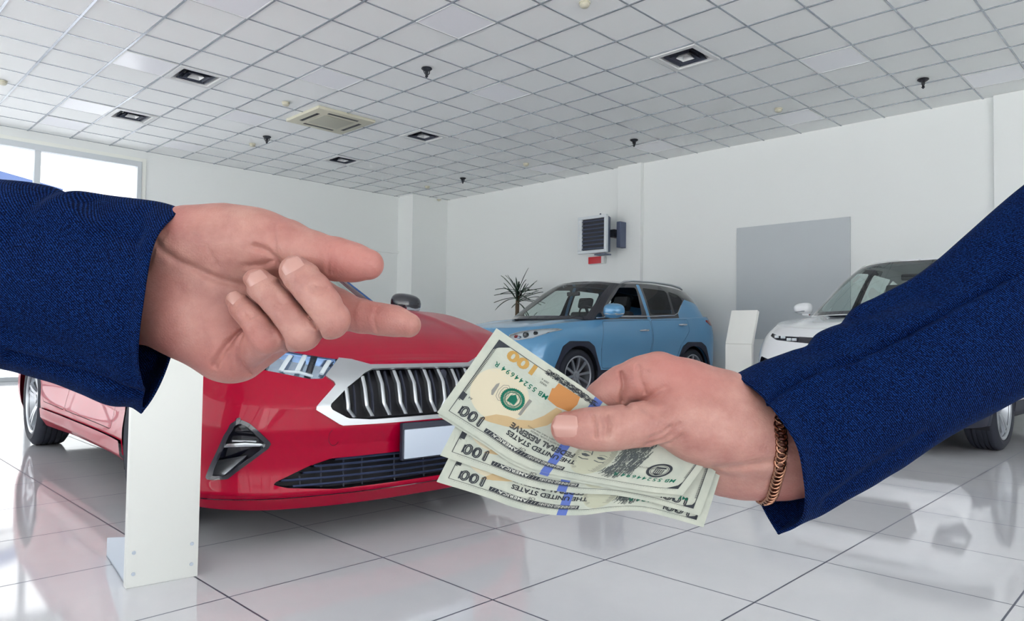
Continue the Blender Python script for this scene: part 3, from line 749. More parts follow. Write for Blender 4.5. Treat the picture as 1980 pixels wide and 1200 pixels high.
for k in range(-6, 7):
    y = .078*k
    yy = abs(y)
    zt = .700 if yy < .26 else (.683-(yy-.307)*.60 if yy > .307 else .695); zb = .510 if yy < .40 else .512+(yy-.397)*.58
    if zt-zb < .04: continue
    for (dx, wd, name, mm) in ((.006, .0085, 'grille_slat', m_satin),):
        pts = []
        for t in (0.02, .3, .55, .70, .74, .86, .98):
            z = zt+(zb-zt)*t; oy = 0 if t <= .72 else -(t-.72)*.10*(1 if y >= 0 else -1)
            pts.append((front_x(gin, y+oy, z)+dx, y+oy, z))
        g = G(); V = []
        for p in pts: V += [(p[0]+.03, p[1]-wd*.5, p[2]), (p[0], p[1]-wd, p[2]), (p[0]-.004, p[1], p[2]), (p[0], p[1]+wd, p[2]), (p[0]+.03, p[1]+wd*.5, p[2])]
        g.grid(np.array(V).reshape(len(pts), 5, 3)); build(name, g, mm, o_gr, True, 50)
    if abs(k) < 6:
        g = G(); y2 = y+.039
        if abs(y2) < .42: g.tube([(front_x(gin, y2, z)+.025, y2, z) for z in (.69 if abs(y2) < .3 else .64, .60, .52)], .006, 6); build('grille_rib', g, m_plastic, o_gr, True)
g = G(); xg = front_x(gin, -.10, .685); g.lathe([(0, -.004), (.02, -.003), (.022, .01)], 24, 'x', Matrix.Translation((xg+.012, -.10, .675))); build('front_camera', g, m_plastic, o_gr, True)
# headlamps: clear cover over chrome tubes in a dark bowl
hl = [(.378, .748), (.478, .668), (.53, .668), (.613, .688), (.70, .708), (.82, .760), (.845, .800), (.80, .815), (.70, .800), (.53, .775), (.45, .764)]
lamp, S = S.split(np.maximum(poly_sd(np.abs(S.V[:, 1]), S.V[:, 2], hl, .006), S.V[:, 0]-.62))
for sd, L in by_side(lamp):
    sg = -1 if sd == 'l' else 1
    o_l = vt_obj('headlight', L.pocket(.05, (.8, -.25*sg, 0)), m_reflector, red)
    def onl(y, z, d): 
        dd = (np.abs(L.V[:, 1])-y)**2+(L.V[:, 2]-z)**2; return L.V[np.argmin(dd)]+np.array([d, 0, 0])
    for (y0, z0, y1, z1) in ((.42, .735, .47, .69), (.50, .755, .56, .69), (.555, .76, .615, .70), (.64, .775, .70, .725), (.50, .680, .60, .695)):
        g = G(); a, b = onl(y0, z0, .02), onl(y1, z1, .02); mid = (a+b)/2+np.array([-.006, 0, .006]); g.tube([a, mid, b], .011, 8, flat=.6); build('light_guide', g, m_led, o_l, True)
    for (y0, z0, y1, z1) in ((.46, .755, .52, .675), (.62, .768, .66, .71)):
        g = G(); a, b = onl(y0, z0, .035), onl(y1, z1, .035); g.tube([a, b], .014, 8); build('lamp_bezel', g, m_blackp, o_l, True)
    surf_obj('lamp_cover', L, m_clear, o_l, .001)
# lower intake with slats
low = [(-.2, .357), (.15, .352), (.44, .349), (.52, .325), (.66, .262), (.60, .245), (.42, .226), (-.2, .228)]
li, S = S.split(front(low, .006))
o_li = vt_obj('lower_grille', li.pocket(.06, (1, 0, 0)), m_dark, red)
for z in (.248, .272, .296, .320, .343):
    ys = [y for y in np.linspace(-.62, .62, 32) if poly_sd(np.array([abs(y)]), np.array([z]), low)[0] < -.004]
    if len(ys) < 3: continue
    g = G(); A = [[(front_x(li, y, z)+.012, y, z+.005), (front_x(li, y, z)+.004, y, z), (front_x(li, y, z)+.012, y, z-.005), (front_x(li, y, z)+.05, y, z-.004)] for y in ys]
    g.grid(A, closev=True); build('intake_slat', g, m_navy, o_li, True, 30)
for y in (-.45, -.30, -.15, 0, .15, .30, .38, .47, .55):
    zt, zb = .35-max(0, abs(y)-.42)*.5, .23+max(0, abs(y)-.42)*.12
    g = G(); g.tube([(front_x(li, y, z)+.016, y, z) for z in (zb, (zt+zb)/2, zt)], .004, 6); build('intake_rib', g, m_plastic, o_li, True)
# corner air vents with a chrome blade
vent = [(.775, .520), (.745, .505), (.668, .425), (.675, .405), (.79, .285), (.850, .280), (.815, .46), (.800, .50)]
ve, S = S.split(np.maximum(poly_sd(np.abs(S.V[:, 1]), S.V[:, 2], vent, .006), S.V[:, 0]-.55))
for sd, L in by_side(ve):
    sg = -1 if sd == 'l' else 1
    inn, rim_ = L.split(poly_sd(np.abs(L.V[:, 1]), L.V[:, 2], vent, .006)+.014)
    o_v = vt_obj('air_vent', inn.pocket(.085, (.95, -.1*sg, .05)), m_blackp, red)
    vt_obj('vent_frame', rim_.thick(.006), m_blackp, o_v)
    def onv(y, z, d): 
        dd = (np.abs(L.V[:, 1])-y)**2+(L.V[:, 2]-z)**2; p = L.V[np.argmin(dd)]; return p+np.array([d, 0, 0])
    g = G(); a, b = onv(.812, .412, .012), onv(.683, .412, .02); g.tube([a, (a+b)/2+np.array([-.006, 0, .004]), b], [.009, .011, .006], 8); build('vent_blade', g, m_chrome, o_v, True)
    g = G(); a, b = onv(.78, .43, .04), onv(.70, .42, .05); g.tube([a, b], [.006, .008], 8); build('vent_blade', g, m_satin, o_v, True)
    fl = [onv(.835, .285, .008), onv(.79, .292, .008), onv(.70, .385, .03), onv(.80, .345, .075), onv(.835, .32, .05)]
    g = G(); g.add(fl, [(0, 1, 2, 3, 4)]); g.add([p+np.array([.004, 0, -.004]) for p in fl], [(4, 3, 2, 1, 0)]); build('vent_floor', g, m_satin, o_v)
    a, b = onv(.775, .516, -.004), None
    d_ = (np.abs(S.V[:, 1])-.65)**2+(S.V[:, 2]-.516)**2+((S.V[:, 1]*sg < 0)*9.0); b = S.V[np.argmin(d_)]+np.array([-.004, 0, 0])
    g = G(); g.tube([a, a*.5+b*.5+np.array([-.004, 0, 0]), b], [.011, .010, .004], 8, flat=.6); build('vent_fin', g, m_blackp, o_v, True)
# doors with scalloped lower flank, sill, shut lines
X, Y, Z = S.V.T
for (poly, nm) in (([(1.56, .34), (2.62, .345), (2.66, .60), (2.63, .96), (1.60, .95), (1.55, .62)], 'front'), ([(2.63, .345), (3.22, .355), (3.40, .60), (3.62, .80), (3.62, .985), (2.64, .965), (2.67, .60)], 'rear')):
    fd = np.maximum(poly_sd(S.V[:, 0], S.V[:, 2], poly, .03), .55-np.abs(S.V[:, 1]))
    seam, S = S.split(fd)
    dr, sm = seam.split(np.maximum(poly_sd(seam.V[:, 0], seam.V[:, 2], poly, .03)+.004, .55-np.abs(seam.V[:, 1])))
    surf_obj('shut_line', sm, m_gapm, red, -.004)
    for sd, D in by_side(dr):
        sg = -1 if sd == 'l' else 1
        o_d = surf_obj('door', D, m_red, red)
        xh = poly[1][0]-.16 if nm == 'front' else 3.42
        g = G(); g.tube([(xh-.10, sg*.902, .865), (xh, sg*.918, .868), (xh+.10, sg*.904, .872)], [.008, .012, .008], 8); build('door_handle', g, m_chrome, o_d, True)
sill, S = S.split(np.maximum(np.maximum(S.V[:, 2]-.31, np.abs(S.V[:, 0]-2.31)-.97), .5-np.abs(S.V[:, 1])))
[surf_obj('sill', D, m_red, red, .012) for _, D in by_side(sill)]
lip, S = S.split(np.maximum(S.V[:, 2]-.205, S.V[:, 0]-.62))
surf_obj('front_lip', lip, m_red, red, .004)
surf_obj('body', S, m_red, red)
g = G(); g.box(.50, 4.5, -.76, .76, .175, .22); build('underbody', g, m_dark, red)
# number plate on its holder, round tow cover
xp = -.018
g = G(); g.bbox(xp-.004, xp+.02, -.235, .165, .322, .478, .006); o_p = build('plate_holder', g, m_plastic, red, True)
g = G(); g.bbox(xp-.012, xp-.003, -.225, .158, .330, .452, .004); build('number_plate', g, m_plate, o_p, True)
g = G(); xt = front_x(S, .445, .437); g.lathe([(.031, -.001), (.033, -.001)], 32, 'x', Matrix.Translation((xt-.004, .445, .437)) @ Matrix.Rotation(.35, 4, 'Z')); build('tow_eye_cover', g, m_gapm, red, True)
# greenhouse
Gh = red_gh(); hu = 8.0
fw = np.maximum(Gh.A[:, 0]-1.95/hu, np.maximum(.01-Gh.A[:, 1], Gh.A[:, 1]-.66))
ws, Gh = Gh.split(fw); surf_obj('windscreen', ws, m_glass, red)
for poly in ([(1.80, 1.02), (2.56, 1.02), (2.60, 1.38), (2.36, 1.37)], [(2.64, 1.02), (3.40, 1.03), (3.62, 1.10), (3.30, 1.36), (2.67, 1.385)]):
    f_ = np.maximum(np.maximum(poly_sd(Gh.V[:, 0], Gh.V[:, 2], poly, .03), .4-np.abs(Gh.V[:, 1])), 2.1/hu-Gh.A[:, 0])
    wn, Gh = Gh.split(f_)
    for sd, D in by_side(wn): surf_obj('side_window', D, m_glass, red, -.003)
rw, Gh = Gh.split(np.maximum(6.9/hu-Gh.A[:, 0], np.maximum(.03-Gh.A[:, 1], Gh.A[:, 1]-.62))); surf_obj('rear_window', rw, m_glass, red)
surf_obj('roof', Gh, m_red, red)
for s in (-1, 1):
    g = G(); g.tube([(1.585, s*.742, 1.008), (1.82, s*.672, 1.155), (2.04, s*.606, 1.29), (2.235, s*.545, 1.385)], .010, 8, flat=.5); build('pillar_trim', g, m_trimb, red, True)
    mirror_part(red, s, 1.66, .965, 1.06, m_blackp, m_plastic)
for x in (.93, 3.69):
    for s in (-1, 1): make_wheel(red, x, s*.795, s, RW, .245, .215, 'five')
cabin(red, 1.55, 2.0, .35, .62, .95)
# ------------------------------------------------------------------ the two crossovers
def crossover(root, paint, roofm, kind):
    S = suv_body(); vc = 49/75.0
    X, Y, Z = S.V.T
    ghp = [(1.17, -.74), (1.02, -.45), (.97, 0), (1.02, .45), (1.17, .74), (1.6, .80), (2.4, .815), (3.4, .80), (4.0, .70), (4.2, .35), (4.2, -.35), (4.0, -.70), (3.4, -.80), (2.4, -.815), (1.6, -.80)]
    _, S = S.split(np.maximum(poly_sd(X, Y, ghp), (vc+.02-S.A[:, 1])*2))
    r = .34; clad = None
    hood, S = S.split(np.maximum(np.maximum((vc+.012-S.A[:, 1])*1.1, S.V[:, 0]-1.1), .16-S.V[:, 0])); surf_obj('bonnet', hood, paint, root, .0005)
    for xa in (.88, 3.50):
        X, Y, Z = S.V.T
        _, S = S.split(np.maximum(np.hypot(X-xa, (Z-r))-.385, .5-np.abs(Y)))
        arch_liner(root, xa, r, .388, .36, .875)
        arch = [(xa-.50, 0), (xa-.44, .45), (xa-.30, .72), (xa-.18, .785), (xa+.18, .785), (xa+.30, .72), (xa+.44, .42), (xa+.50, 0)] if kind == 'blue' else [(xa-.42, 0), (xa-.42, .40), (xa-.30, .66), (xa, .76), (xa+.30, .66), (xa+.42, .40), (xa+.42, 0)]
        cl_, S = S.split(np.maximum(poly_sd(S.V[:, 0], S.V[:, 2], arch, .06), .5-np.abs(S.V[:, 1])))
        for sd, D in by_side(cl_): vt_obj('arch_cladding', D.thick(.012), m_plastic, root)
    cl_, S = S.split(np.maximum(S.V[:, 2]-(.40 if kind == 'blue' else .36), np.maximum(.35-np.abs(S.V[:, 1]), .25-S.V[:, 0])))
    for D in comps(cl_): surf_obj('sill_cladding', D, m_plastic, root, .008)
    def front_split(S, poly, r_=.006, xm=.62): return S.split(np.maximum(poly_sd(np.abs(S.V[:, 1]), S.V[:, 2], poly, r_), S.V[:, 0]-xm))
    if kind == 'blue':
        hl = [(.42, .855), (.44, .80), (.58, .785), (.74, .815), (.82, .87), (.875, .930), (.84, .945), (.70, .925), (.55, .90)]
        grp = [(-.2, .84), (.40, .84), (.41, .62), (.30, .58), (-.2, .58)]; vnt = [(.62, .60), (.76, .58), (.78, .44), (.64, .42)]
    else:
        hl = [(-.2, .872), (.30, .868), (.62, .880), (.715, .905), (.72, .880), (.62, .842), (.30, .818), (-.2, .815)]
        grp = [(-.2, .66), (.44, .66), (.52, .56), (.46, .36), (-.2, .36)]; vnt = [(.60, .66), (.78, .70), (.83, .56), (.78, .46), (.64, .50)]
    lamp, S = front_split(S, hl)
    if kind == 'blue':
        for sd, L in by_side(lamp):
            sg = -1 if sd == 'l' else 1
            o_l = vt_obj('headlight', L.pocket(.045, (.8, -.3*sg, 0)), m_led, root)
            for (y0, z0, r_, mm, nm) in ((.62, .855, .036, m_blackp, 'projector'), (.72, .875, .022, m_blackp, 'projector'), (.50, .84, .020, m_tail, 'indicator'), (.56, .82, .018, m_reflector, 'indicator')):
                dd = (np.abs(L.V[:, 1])-y0)**2+(L.V[:, 2]-z0)**2; p = L.V[np.argmin(dd)]
                g = G(); g.lathe([(0, .004), (r_*.6, .008), (r_*.85, 0), (r_, .004), (r_, .04)], 24, 'x', Matrix.Translation((p[0]+.012, p[1], p[2]))); build(nm, g, mm, o_l, True)
            surf_obj('lamp_cover', L, m_clear, o_l, .001)
            B_ = L
            inn, rm = L.split(poly_sd(np.abs(L.V[:, 1]), L.V[:, 2], hl, .006)+.010); vt_obj('lamp_bezel', rm.thick(.003), m_chrome, o_l)
    else:
        ctr, sides = lamp.split(np.abs(lamp.V[:, 1])-.40)
        o_g = vt_obj('front_band', ctr.thick(.003), m_blackp, root)
        for sd, L in by_side(sides):
            sg = -1 if sd == 'l' else 1
            o_l = vt_obj('headlight', L.pocket(.03, (.9, -.2*sg, 0)), m_plastic, root)
            for y0 in (.44, .50, .57, .64):
                dd = (np.abs(L.V[:, 1])-y0)**2+(L.V[:, 2]-(.85+.1*(y0-.44)))**2; p = L.V[np.argmin(dd)]
                g = G(); g.bbox(p[0]+.006, p[0]+.02, p[1]-.02, p[1]+.02, p[2]-.012, p[2]+.012, .004); build('lamp_unit', g, m_led, o_l, True)
            surf_obj('lamp_cover', L, m_clear, o_l, .001)
    gp, S = front_split(S, grp, .02)
    o_g = vt_obj('grille', gp.pocket(.04, (1, 0, 0)), m_dark, root)
    for z in np.arange(grp[-1][1]+.04, grp[0][1]-.02, .05):
        ys = np.linspace(-.37, .37, 14); g = G()
        def fx(y): 
            dd = (np.abs(gp.V[:, 1])-abs(y))**2+(gp.V[:, 2]-z)**2; return gp.V[np.argmin(dd), 0]
        g.tube([(fx(y)+.012, y, z) for y in ys], .011, 6); build('grille_slat', g, m_plastic if kind == 'white' else m_satin, o_g, True)
    vn, S = front_split(S, vnt, .02)
    for sd, L in by_side(vn):
        sg = -1 if sd == 'l' else 1
        o_v = vt_obj('fog_light_pod', L.pocket(.05, (.95, -.2*sg, 0)), m_plastic, root)
        c_ = L.V.mean(0)
        for k in range(3):
            g = G(); g.lathe([(0, -.006), (.022, -.004), (.027, .01)], 20, 'x', Matrix.Translation((c_[0]+.035, c_[1]-.045+.045*k, c_[2]+.01))); build('fog_lamp', g, m_led, o_v, True)
    for (poly, nm) in (([(1.36, .42), (2.43, .42), (2.45, .70), (2.45, 1.10), (1.40, 1.06), (1.34, .75)], 'f'), ([(2.46, .42), (3.02, .43), (3.16, .74), (3.38, .95), (3.40, 1.13), (2.47, 1.10), (2.47, .70)], 'r')):
        seam, S = S.split(np.maximum(poly_sd(S.V[:, 0], S.V[:, 2], poly, .03), .55-np.abs(S.V[:, 1])))
        dr, sm = seam.split(np.maximum(poly_sd(seam.V[:, 0], seam.V[:, 2], poly, .03)+.005, .55-np.abs(seam.V[:, 1])))
        surf_obj('shut_line', sm, m_gapm, root, -.004)
        for sd, D in by_side(dr):
            sg = -1 if sd == 'l' else 1
            o_d = surf_obj('door', D, paint, root)
            xh, zh = (2.27, .945) if nm == 'f' else (3.22, 1.045)
            g = G(); g.tube([(xh-.11, sg*.897, zh-.004), (xh-.04, sg*.925, zh), (xh+.05, sg*.925, zh+.003), (xh+.11, sg*.898, zh+.006)], [.010, .015, .015, .010], 8); build('door_handle', g, m_chrome, o_d, True)
    tl, S = S.split(np.maximum(poly_sd(S.V[:, 0], S.V[:, 2], [(3.86, 1.13), (3.98, 1.05), (4.5, 1.02), (4.5, 1.13)], .01), .3-np.abs(S.V[:, 1])))
    for sd, D in by_side(tl): vt_obj('tail_light', D.thick(.006), m_tail, root)
    surf_obj('body', S, paint, root)
    g = G(); g.box(.5, 4.1, -.76, .76, .20, .27); build('underbody', g, m_dark, root)
    # greenhouse
    Gh = suv_gh(); hu = 8.0
    low, Gh = Gh.split(Gh.V[:, 2]-np.interp(Gh.V[:, 0], [0, 3.17, 3.2, 3.52, 4.4], [.9, .9, 1.215, 1.445, 1.30])); surf_obj('rear_quarter', low, paint, root)
    ws, Gh = Gh.split(np.maximum(Gh.A[:, 0]-1.93/hu, np.maximum(.01-Gh.A[:, 1], Gh.A[:, 1]-.66)))
    bd, ws2 = ws.split(-np.maximum(ws.A[:, 0]-1.82/hu, np.maximum(.045-ws.A[:, 1], ws.A[:, 1]-.62)))
    surf_obj('windscreen_border', bd, m_blackp, root); surf_obj('windscreen', ws2, m_glass, root)
    for k, poly in enumerate(([(1.42, 1.14), (2.31, 1.165), (2.38, 1.575), (2.02, 1.555)], [(2.52, 1.175), (3.05, 1.205), (3.10, 1.56), (2.53, 1.575)], [(3.12, 1.205), (3.19, 1.215), (3.47, 1.425), (3.40, 1.51), (3.15, 1.555)])):
        wn, Gh = Gh.split(np.maximum(np.maximum(poly_sd(Gh.V[:, 0], Gh.V[:, 2], poly, .03), .4-np.abs(Gh.V[:, 1])), 2.1/hu-Gh.A[:, 0]))
        for sd, D in by_side(wn):
            if k == 0 and sd == 'l' and kind == 'blue': continue          # this window is wound down
            surf_obj('side_window', D, m_glass if (k == 0 or kind == 'white' or sd == 'r') else m_privacy, root, -.003)
    rw, Gh = Gh.split(np.maximum(6.9/hu-Gh.A[:, 0], np.maximum(.05-Gh.A[:, 1], Gh.A[:, 1]-.62))); surf_obj('rear_window', rw, m_privacy, root)
    pil, Gh = Gh.split(np.maximum(np.maximum(Gh.A[:, 1]-.66, np.abs(Gh.V[:, 0]-2.45)-(.30 if kind == 'white' else .035)), .4-np.abs(Gh.V[:, 1])))
    for _, D in by_side(pil): surf_obj('door_pillar', D, paint if kind == 'blue' else m_blackp, root)
    surf_obj('roof', Gh, roofm, root)
    for s in (-1, 1):
        g = G(); zr = .015
        g.tube([(2.12, s*.565, 1.615), (2.20, s*.56, 1.650), (2.40, s*.565, 1.675), (2.9, s*.57, 1.685), (3.4, s*.555, 1.672), (3.62, s*.55, 1.645), (3.70, s*.55, 1.615)], [.014, .017, .016, .015, .016, .017, .014], 8); build('roof_rail', g, m_satin, root, True)
        if kind == 'white' or s < 0: mirror_part(root, s, 1.50, .985, 1.20 if kind == 'blue' else 1.17, paint, m_chrome if kind == 'blue' else paint, 1.4 if kind == 'blue' else .85)
        g = G(); g.tube([(1.30, s*.835, 1.10), (1.62, s*.832, 1.125), (2.4, s*.838, 1.15), (3.1, s*.825, 1.185), (3.22, s*.805, 1.225), (3.50, s*.70, 1.435)], .008, 6); build('belt_trim', g, m_chrome, root, True)
    for x in (.88, 3.50):
        for s in (-1, 1): make_wheel(root, x, s*.79, s, r, .25, .22, 'ten' if kind == 'blue' else 'five', m_alloy)
    cabin(root, 1.22, 1.75, .50, .66, .95)
    g = G(); g.bbox(1.72, 1.76, -.12, .12, 1.44, 1.50, .015); build('rear_view_mirror', g, m_dark, root, True)
blue = thing('car', 'light blue crossover with black roof, wound-down window and dark wheel arches by the right wall', 'car', (*BLUE_O, 0), BLUE_H)
crossover(blue, m_blue, m_blackp, 'blue')
white = thing('car', 'white crossover with slim headlights, half hidden behind the right-hand blue sleeve', 'car', (*WHITE_O, 0), WHITE_H)
crossover(white, m_whitep, m_whitep, 'white')
# ------------------------------------------------------------------ hands: implicit surfaces, metres in a frame x right / y up / z towards the viewer
def seg_sd(P, a, b):
    a = np.asarray(a, float); b = np.asarray(b, float); ab = b[:3]-a[:3]
    t = np.clip(((P-a[:3])@ab)/(ab@ab+1e-12), 0, 1)
    return np.linalg.norm(P-a[:3]-t[..., None]*ab, axis=-1)-(a[3]+t*(b[3]-a[3]))
def smin(a, b, k):
    h = np.clip(k-np.abs(a-b), 0, None)/k
    return np.minimum(a, b)-h*h*k*0.25
class Field:
    def __init__(s, lo, hi, h):
        s.h = h; s.lo = np.asarray(lo, float); n = np.ceil((np.asarray(hi)-s.lo)/h).astype(int)+1
        ax = [s.lo[i]+h*np.arange(n[i]) for i in range(3)]
        s.P = np.stack(np.meshgrid(*ax, indexing='ij'), -1); s.n = n
    def blank(s): return np.full(tuple(s.n), 1.0)
    def add(s, D, segs, k):
        """chain of (x,y,z,r) points blended into D"""
        for a, b in zip(segs[:-1], segs[1:]):
            A = np.array([a, b]); r = A[:, 3].max()+2.5*k+3*s.h
            i0 = np.clip(np.floor((A[:, :3].min(0)-r-s.lo)/s.h).astype(int), 0, s.n-1); i1 = np.clip(np.ceil((A[:, :3].max(0)+r-s.lo)/s.h).astype(int)+1, 1, s.n)
            sl = tuple(slice(i0[j], i1[j]) for j in range(3))
            D[sl] = smin(D[sl], seg_sd(s.P[sl], a, b), k)
        return D
    def carve(s, D, line, depth, width, zmin=-9):
        line = [np.asarray(p, float) for p in line]
        for a, b in zip(line[:-1], line[1:]):
            r = 3*width
            lo = np.minimum(a, b)[:2]-r; hi = np.maximum(a, b)[:2]+r
            i0 = np.clip(np.floor((lo-s.lo[:2])/s.h).astype(int), 0, s.n[:2]-1); i1 = np.clip(np.ceil((hi-s.lo[:2])/s.h).astype(int)+1, 1, s.n[:2])
            k0 = max(0, int((min(a[2], b[2])-0.022-s.lo[2])/s.h)); sl = (slice(i0[0], i1[0]), slice(i0[1], i1[1]), slice(k0, None))
            Q = s.P[sl][..., :2]; ab = (b-a)[:2]
            t = np.clip(((Q-a[:2])@ab)/(ab@ab+1e-12), 0, 1); d = np.linalg.norm(Q-a[:2]-t[..., None]*ab, axis=-1)
            s.C[sl] = np.maximum(s.C[sl], depth*np.exp(-(d/width)**2))
        return D
    def mesh(s, D):
        """naive surface nets"""
        neg = D < 0; n = s.n-1
        c = [D[i:n[0]+i, j:n[1]+j, k:n[2]+k] for i in (0, 1) for j in (0, 1) for k in (0, 1)]
        cn = sum((q_ < 0).astype(np.int8) for q_ in c); act = (cn > 0) & (cn < 8)
        idx = np.full(tuple(n), -1); ii = np.argwhere(act); idx[act] = np.arange(len(ii))
        vals = np.stack([q_[act] for q_ in c], 1); off = np.array([(i, j, k) for i in (0, 1) for j in (0, 1) for k in (0, 1)], float)
        acc = np.zeros((len(ii), 3)); cnt = np.zeros(len(ii))
        for a in range(8):
            for b in range(a+1, 8):
                if np.abs(off[a]-off[b]).sum() != 1: continue
                m = (vals[:, a] < 0) != (vals[:, b] < 0); t = vals[m, a]/(vals[m, a]-vals[m, b])
                acc[m] += off[a]+t[:, None]*(off[b]-off[a]); cnt[m] += 1
        V = s.lo+(ii+acc/cnt[:, None])*s.h; F = []
        for ax in range(3):
            u, v = [(1, 2), (2, 0), (0, 1)][ax]
            a = np.moveaxis(neg, ax, 0); e = np.argwhere(np.moveaxis(a[:-1] != a[1:], 0, ax))
            e = e[(e[:, u] > 0) & (e[:, v] > 0) & (e[:, u] < n[u]) & (e[:, v] < n[v])]
            du = np.zeros(3, int); du[u] = 1; dv = np.zeros(3, int); dv[v] = 1
            g = lambda q_: idx[q_[:, 0], q_[:, 1], q_[:, 2]]
            qd = np.stack([g(e-du-dv), g(e-dv), g(e), g(e-du)], 1)
            fl = neg[e[:, 0], e[:, 1], e[:, 2]]; qd[~fl] = qd[~fl][:, ::-1]; F.append(qd)
        F = np.concatenate(F); F = F[(F >= 0).all(1)]
        return V, F
def relax(V, F, it, lam=.5):
    E = np.concatenate([F[:, [0, 1]], F[:, [1, 2]], F[:, [2, 3]], F[:, [3, 0]]]); E = np.unique(np.sort(E, 1), axis=0)
    deg = np.bincount(E.ravel(), minlength=len(V))[:, None]
    for i in range(it):
        for l_ in (lam, -lam*1.04):
            S_ = np.zeros_like(V); np.add.at(S_, E[:, 0], V[E[:, 1]]); np.add.at(S_, E[:, 1], V[E[:, 0]])
            V = V+l_*(S_/np.maximum(deg, 1)-V)
    return V
M4 = Matrix(((*M3[0], 0), (*M3[1], 0), (*M3[2], EYE), (0, 0, 0, 1)))
def posed(name, label, cat, anchor):
    """root of a figure: its frame is turned so that local z looks along the arm's open side"""
    o = bpy.data.objects.new(name, None); COL.objects.link(o); o.empty_display_size = .05
    o.matrix_world = M4 @ Matrix.Translation(anchor); tag(o, label, cat)
    return o
def local(V, anchor): return np.asarray(V, float)-np.asarray(anchor)

from mathutils.bvhtree import BVHTree
def tree_of(V, F): return BVHTree.FromPolygons([tuple(p) for p in V], [tuple(f) for f in F])
# skin, nails, cloth
m_skin = mat('skin', (214, 160, 140), 0.48, spec=0.4)
q = NT(m_skin); b_ = q.b
n1 = q.noise(55, 4, .6); n2 = q.noise(420, 3, .6)
c1 = q.ramp(n1, [(.30, lin((152, 104, 96))), (.55, lin((172, 128, 117))), (.75, lin((182, 144, 132)))])
cm = q.mix(q.math('MULTIPLY', n2, .25), c1, lin((150, 94, 90)))
sxp = q.n('ShaderNodeTexNoise'); sxp.inputs['Scale'].default_value = 14; sxp.inputs['Detail'].default_value = 1; q.l(q.coords(), sxp.inputs['Vector'])
q.l(q.mix(q.math('MULTIPLY', q.ramp(sxp.outputs['Fac'], [(.45, (0, 0, 0, 1)), (.65, (1, 1, 1, 1))]), .55), cm, lin((164, 98, 92))), b_.inputs['Base Color'])
b_.inputs['Subsurface Weight'].default_value = .12; b_.inputs['Subsurface Radius'].default_value = (.006, .002, .001); b_.inputs['Subsurface Scale'].default_value = .5
vo = q.n('ShaderNodeTexVoronoi'); vo.inputs['Scale'].default_value = 900; q.l(q.coords(), vo.inputs['Vector'])
q.l(q.bump(vo.outputs['Distance'], .30, .0004, q.bump(q.noise(160, 5, .65), .35, .0007)), b_.inputs['Normal'])
m_nail = mat('fingernail', (176, 132, 122), 0.25, coat=.3)
m_cloth = mat('navy_suit_cloth', (16, 40, 92), 0.9, spec=0.06)
q = NT(m_cloth)
def twill(q, rz, scale):
    mp_ = q.n('ShaderNodeMapping'); mp_.inputs['Rotation'].default_value = (0, 0, rz); q.l(q.coords(), mp_.inputs['Vector'])
    wv = q.n('ShaderNodeTexWave'); wv.inputs['Scale'].default_value = scale; wv.inputs['Distortion'].default_value = 1.2; wv.inputs['Detail'].default_value = 2; wv.inputs['Detail Scale'].default_value = 3
    q.l(mp_.outputs['Vector'], wv.inputs['Vector']); return wv.outputs['Fac']
tw = twill(q, -.75, 330); sp = q.noise(1300, 2, .7)
hgt = q.math('ADD', q.math('MULTIPLY', tw, .26), q.math('MULTIPLY', sp, 1.0))
q.l(q.ramp(hgt, [(.38, lin((1, 4, 20))), (.62, lin((2, 14, 46))), (.86, lin((16, 48, 104)))]), q.b.inputs['Base Color'])
q.l(q.bump(hgt, .5, .0004), q.b.inputs['Normal'])
q.b.inputs['Sheen Weight'].default_value = .0; q.b.inputs['Sheen Roughness'].default_value = .5; q.b.inputs['Sheen Tint'].default_value = lin((90, 130, 200))

def hand_mesh(palm, prox, tips, creases, k_palm=.012, h=.0008, pad=.006, bulges=()):
    allp = np.array([p for ch in palm+prox+tips for p in ch]); r = allp[:, 3:4]
    Fd = Field((allp[:, :3]-r).min(0)-pad, (allp[:, :3]+r).max(0)+pad, h); D = Fd.blank()
    for ch in palm: Fd.add(D, ch, k_palm)
    for ch in prox: Fd.add(D, ch, .0035)
    for ch in tips: 
        B = Fd.blank(); Fd.add(B, ch, .002); D = smin(D, B, .0008)
    Fd.C = np.zeros_like(D)
    for line, dep, wid in creases: Fd.carve(D, line, dep, wid)
    D = D+Fd.C
    V, F = Fd.mesh(D); return relax(V, F, 2), F
def nail(name, c, t, n, w, l, rad, parent, anchor, tree, m=None):
    """curved nail plate: centre c on the skin, t towards the fingertip, n outward"""
    h_ = tree.find_nearest(Vector(c)); n = np.array(h_[1])*.6+np.array(n, float)/np.linalg.norm(n)*.4; c = np.array(h_[0])
    t = np.array(t, float); t /= np.linalg.norm(t); n = n/np.linalg.norm(n); c = c+n*.0007; n -= t*(n@t); n /= np.linalg.norm(n); s = np.cross(t, n)
    A = []
    for i in range(15):
        a = -1+2*i/14; row = []
        for j in range(13):
            b = -1+2*j/12
            # squircle outline
            wa = w*(1-.10*max(0, -a)**2)*(1-abs(a)**6)**.25 if abs(a) < 1 else 0.0
            x = wa*b; y = l*a
            z = math.sqrt(max(rad*rad-x*x, 1e-9))-rad-.10*l*(a-.1)**2
            row.append(c+s*x+t*y+n*z)
        A.append(row)
    A = np.array(A); g = G(); g.grid(local(A, anchor)); g.grid(local(A-n*.0008, anchor)[::-1])
    return build(name, g, m or m_nail, parent, True, 60)
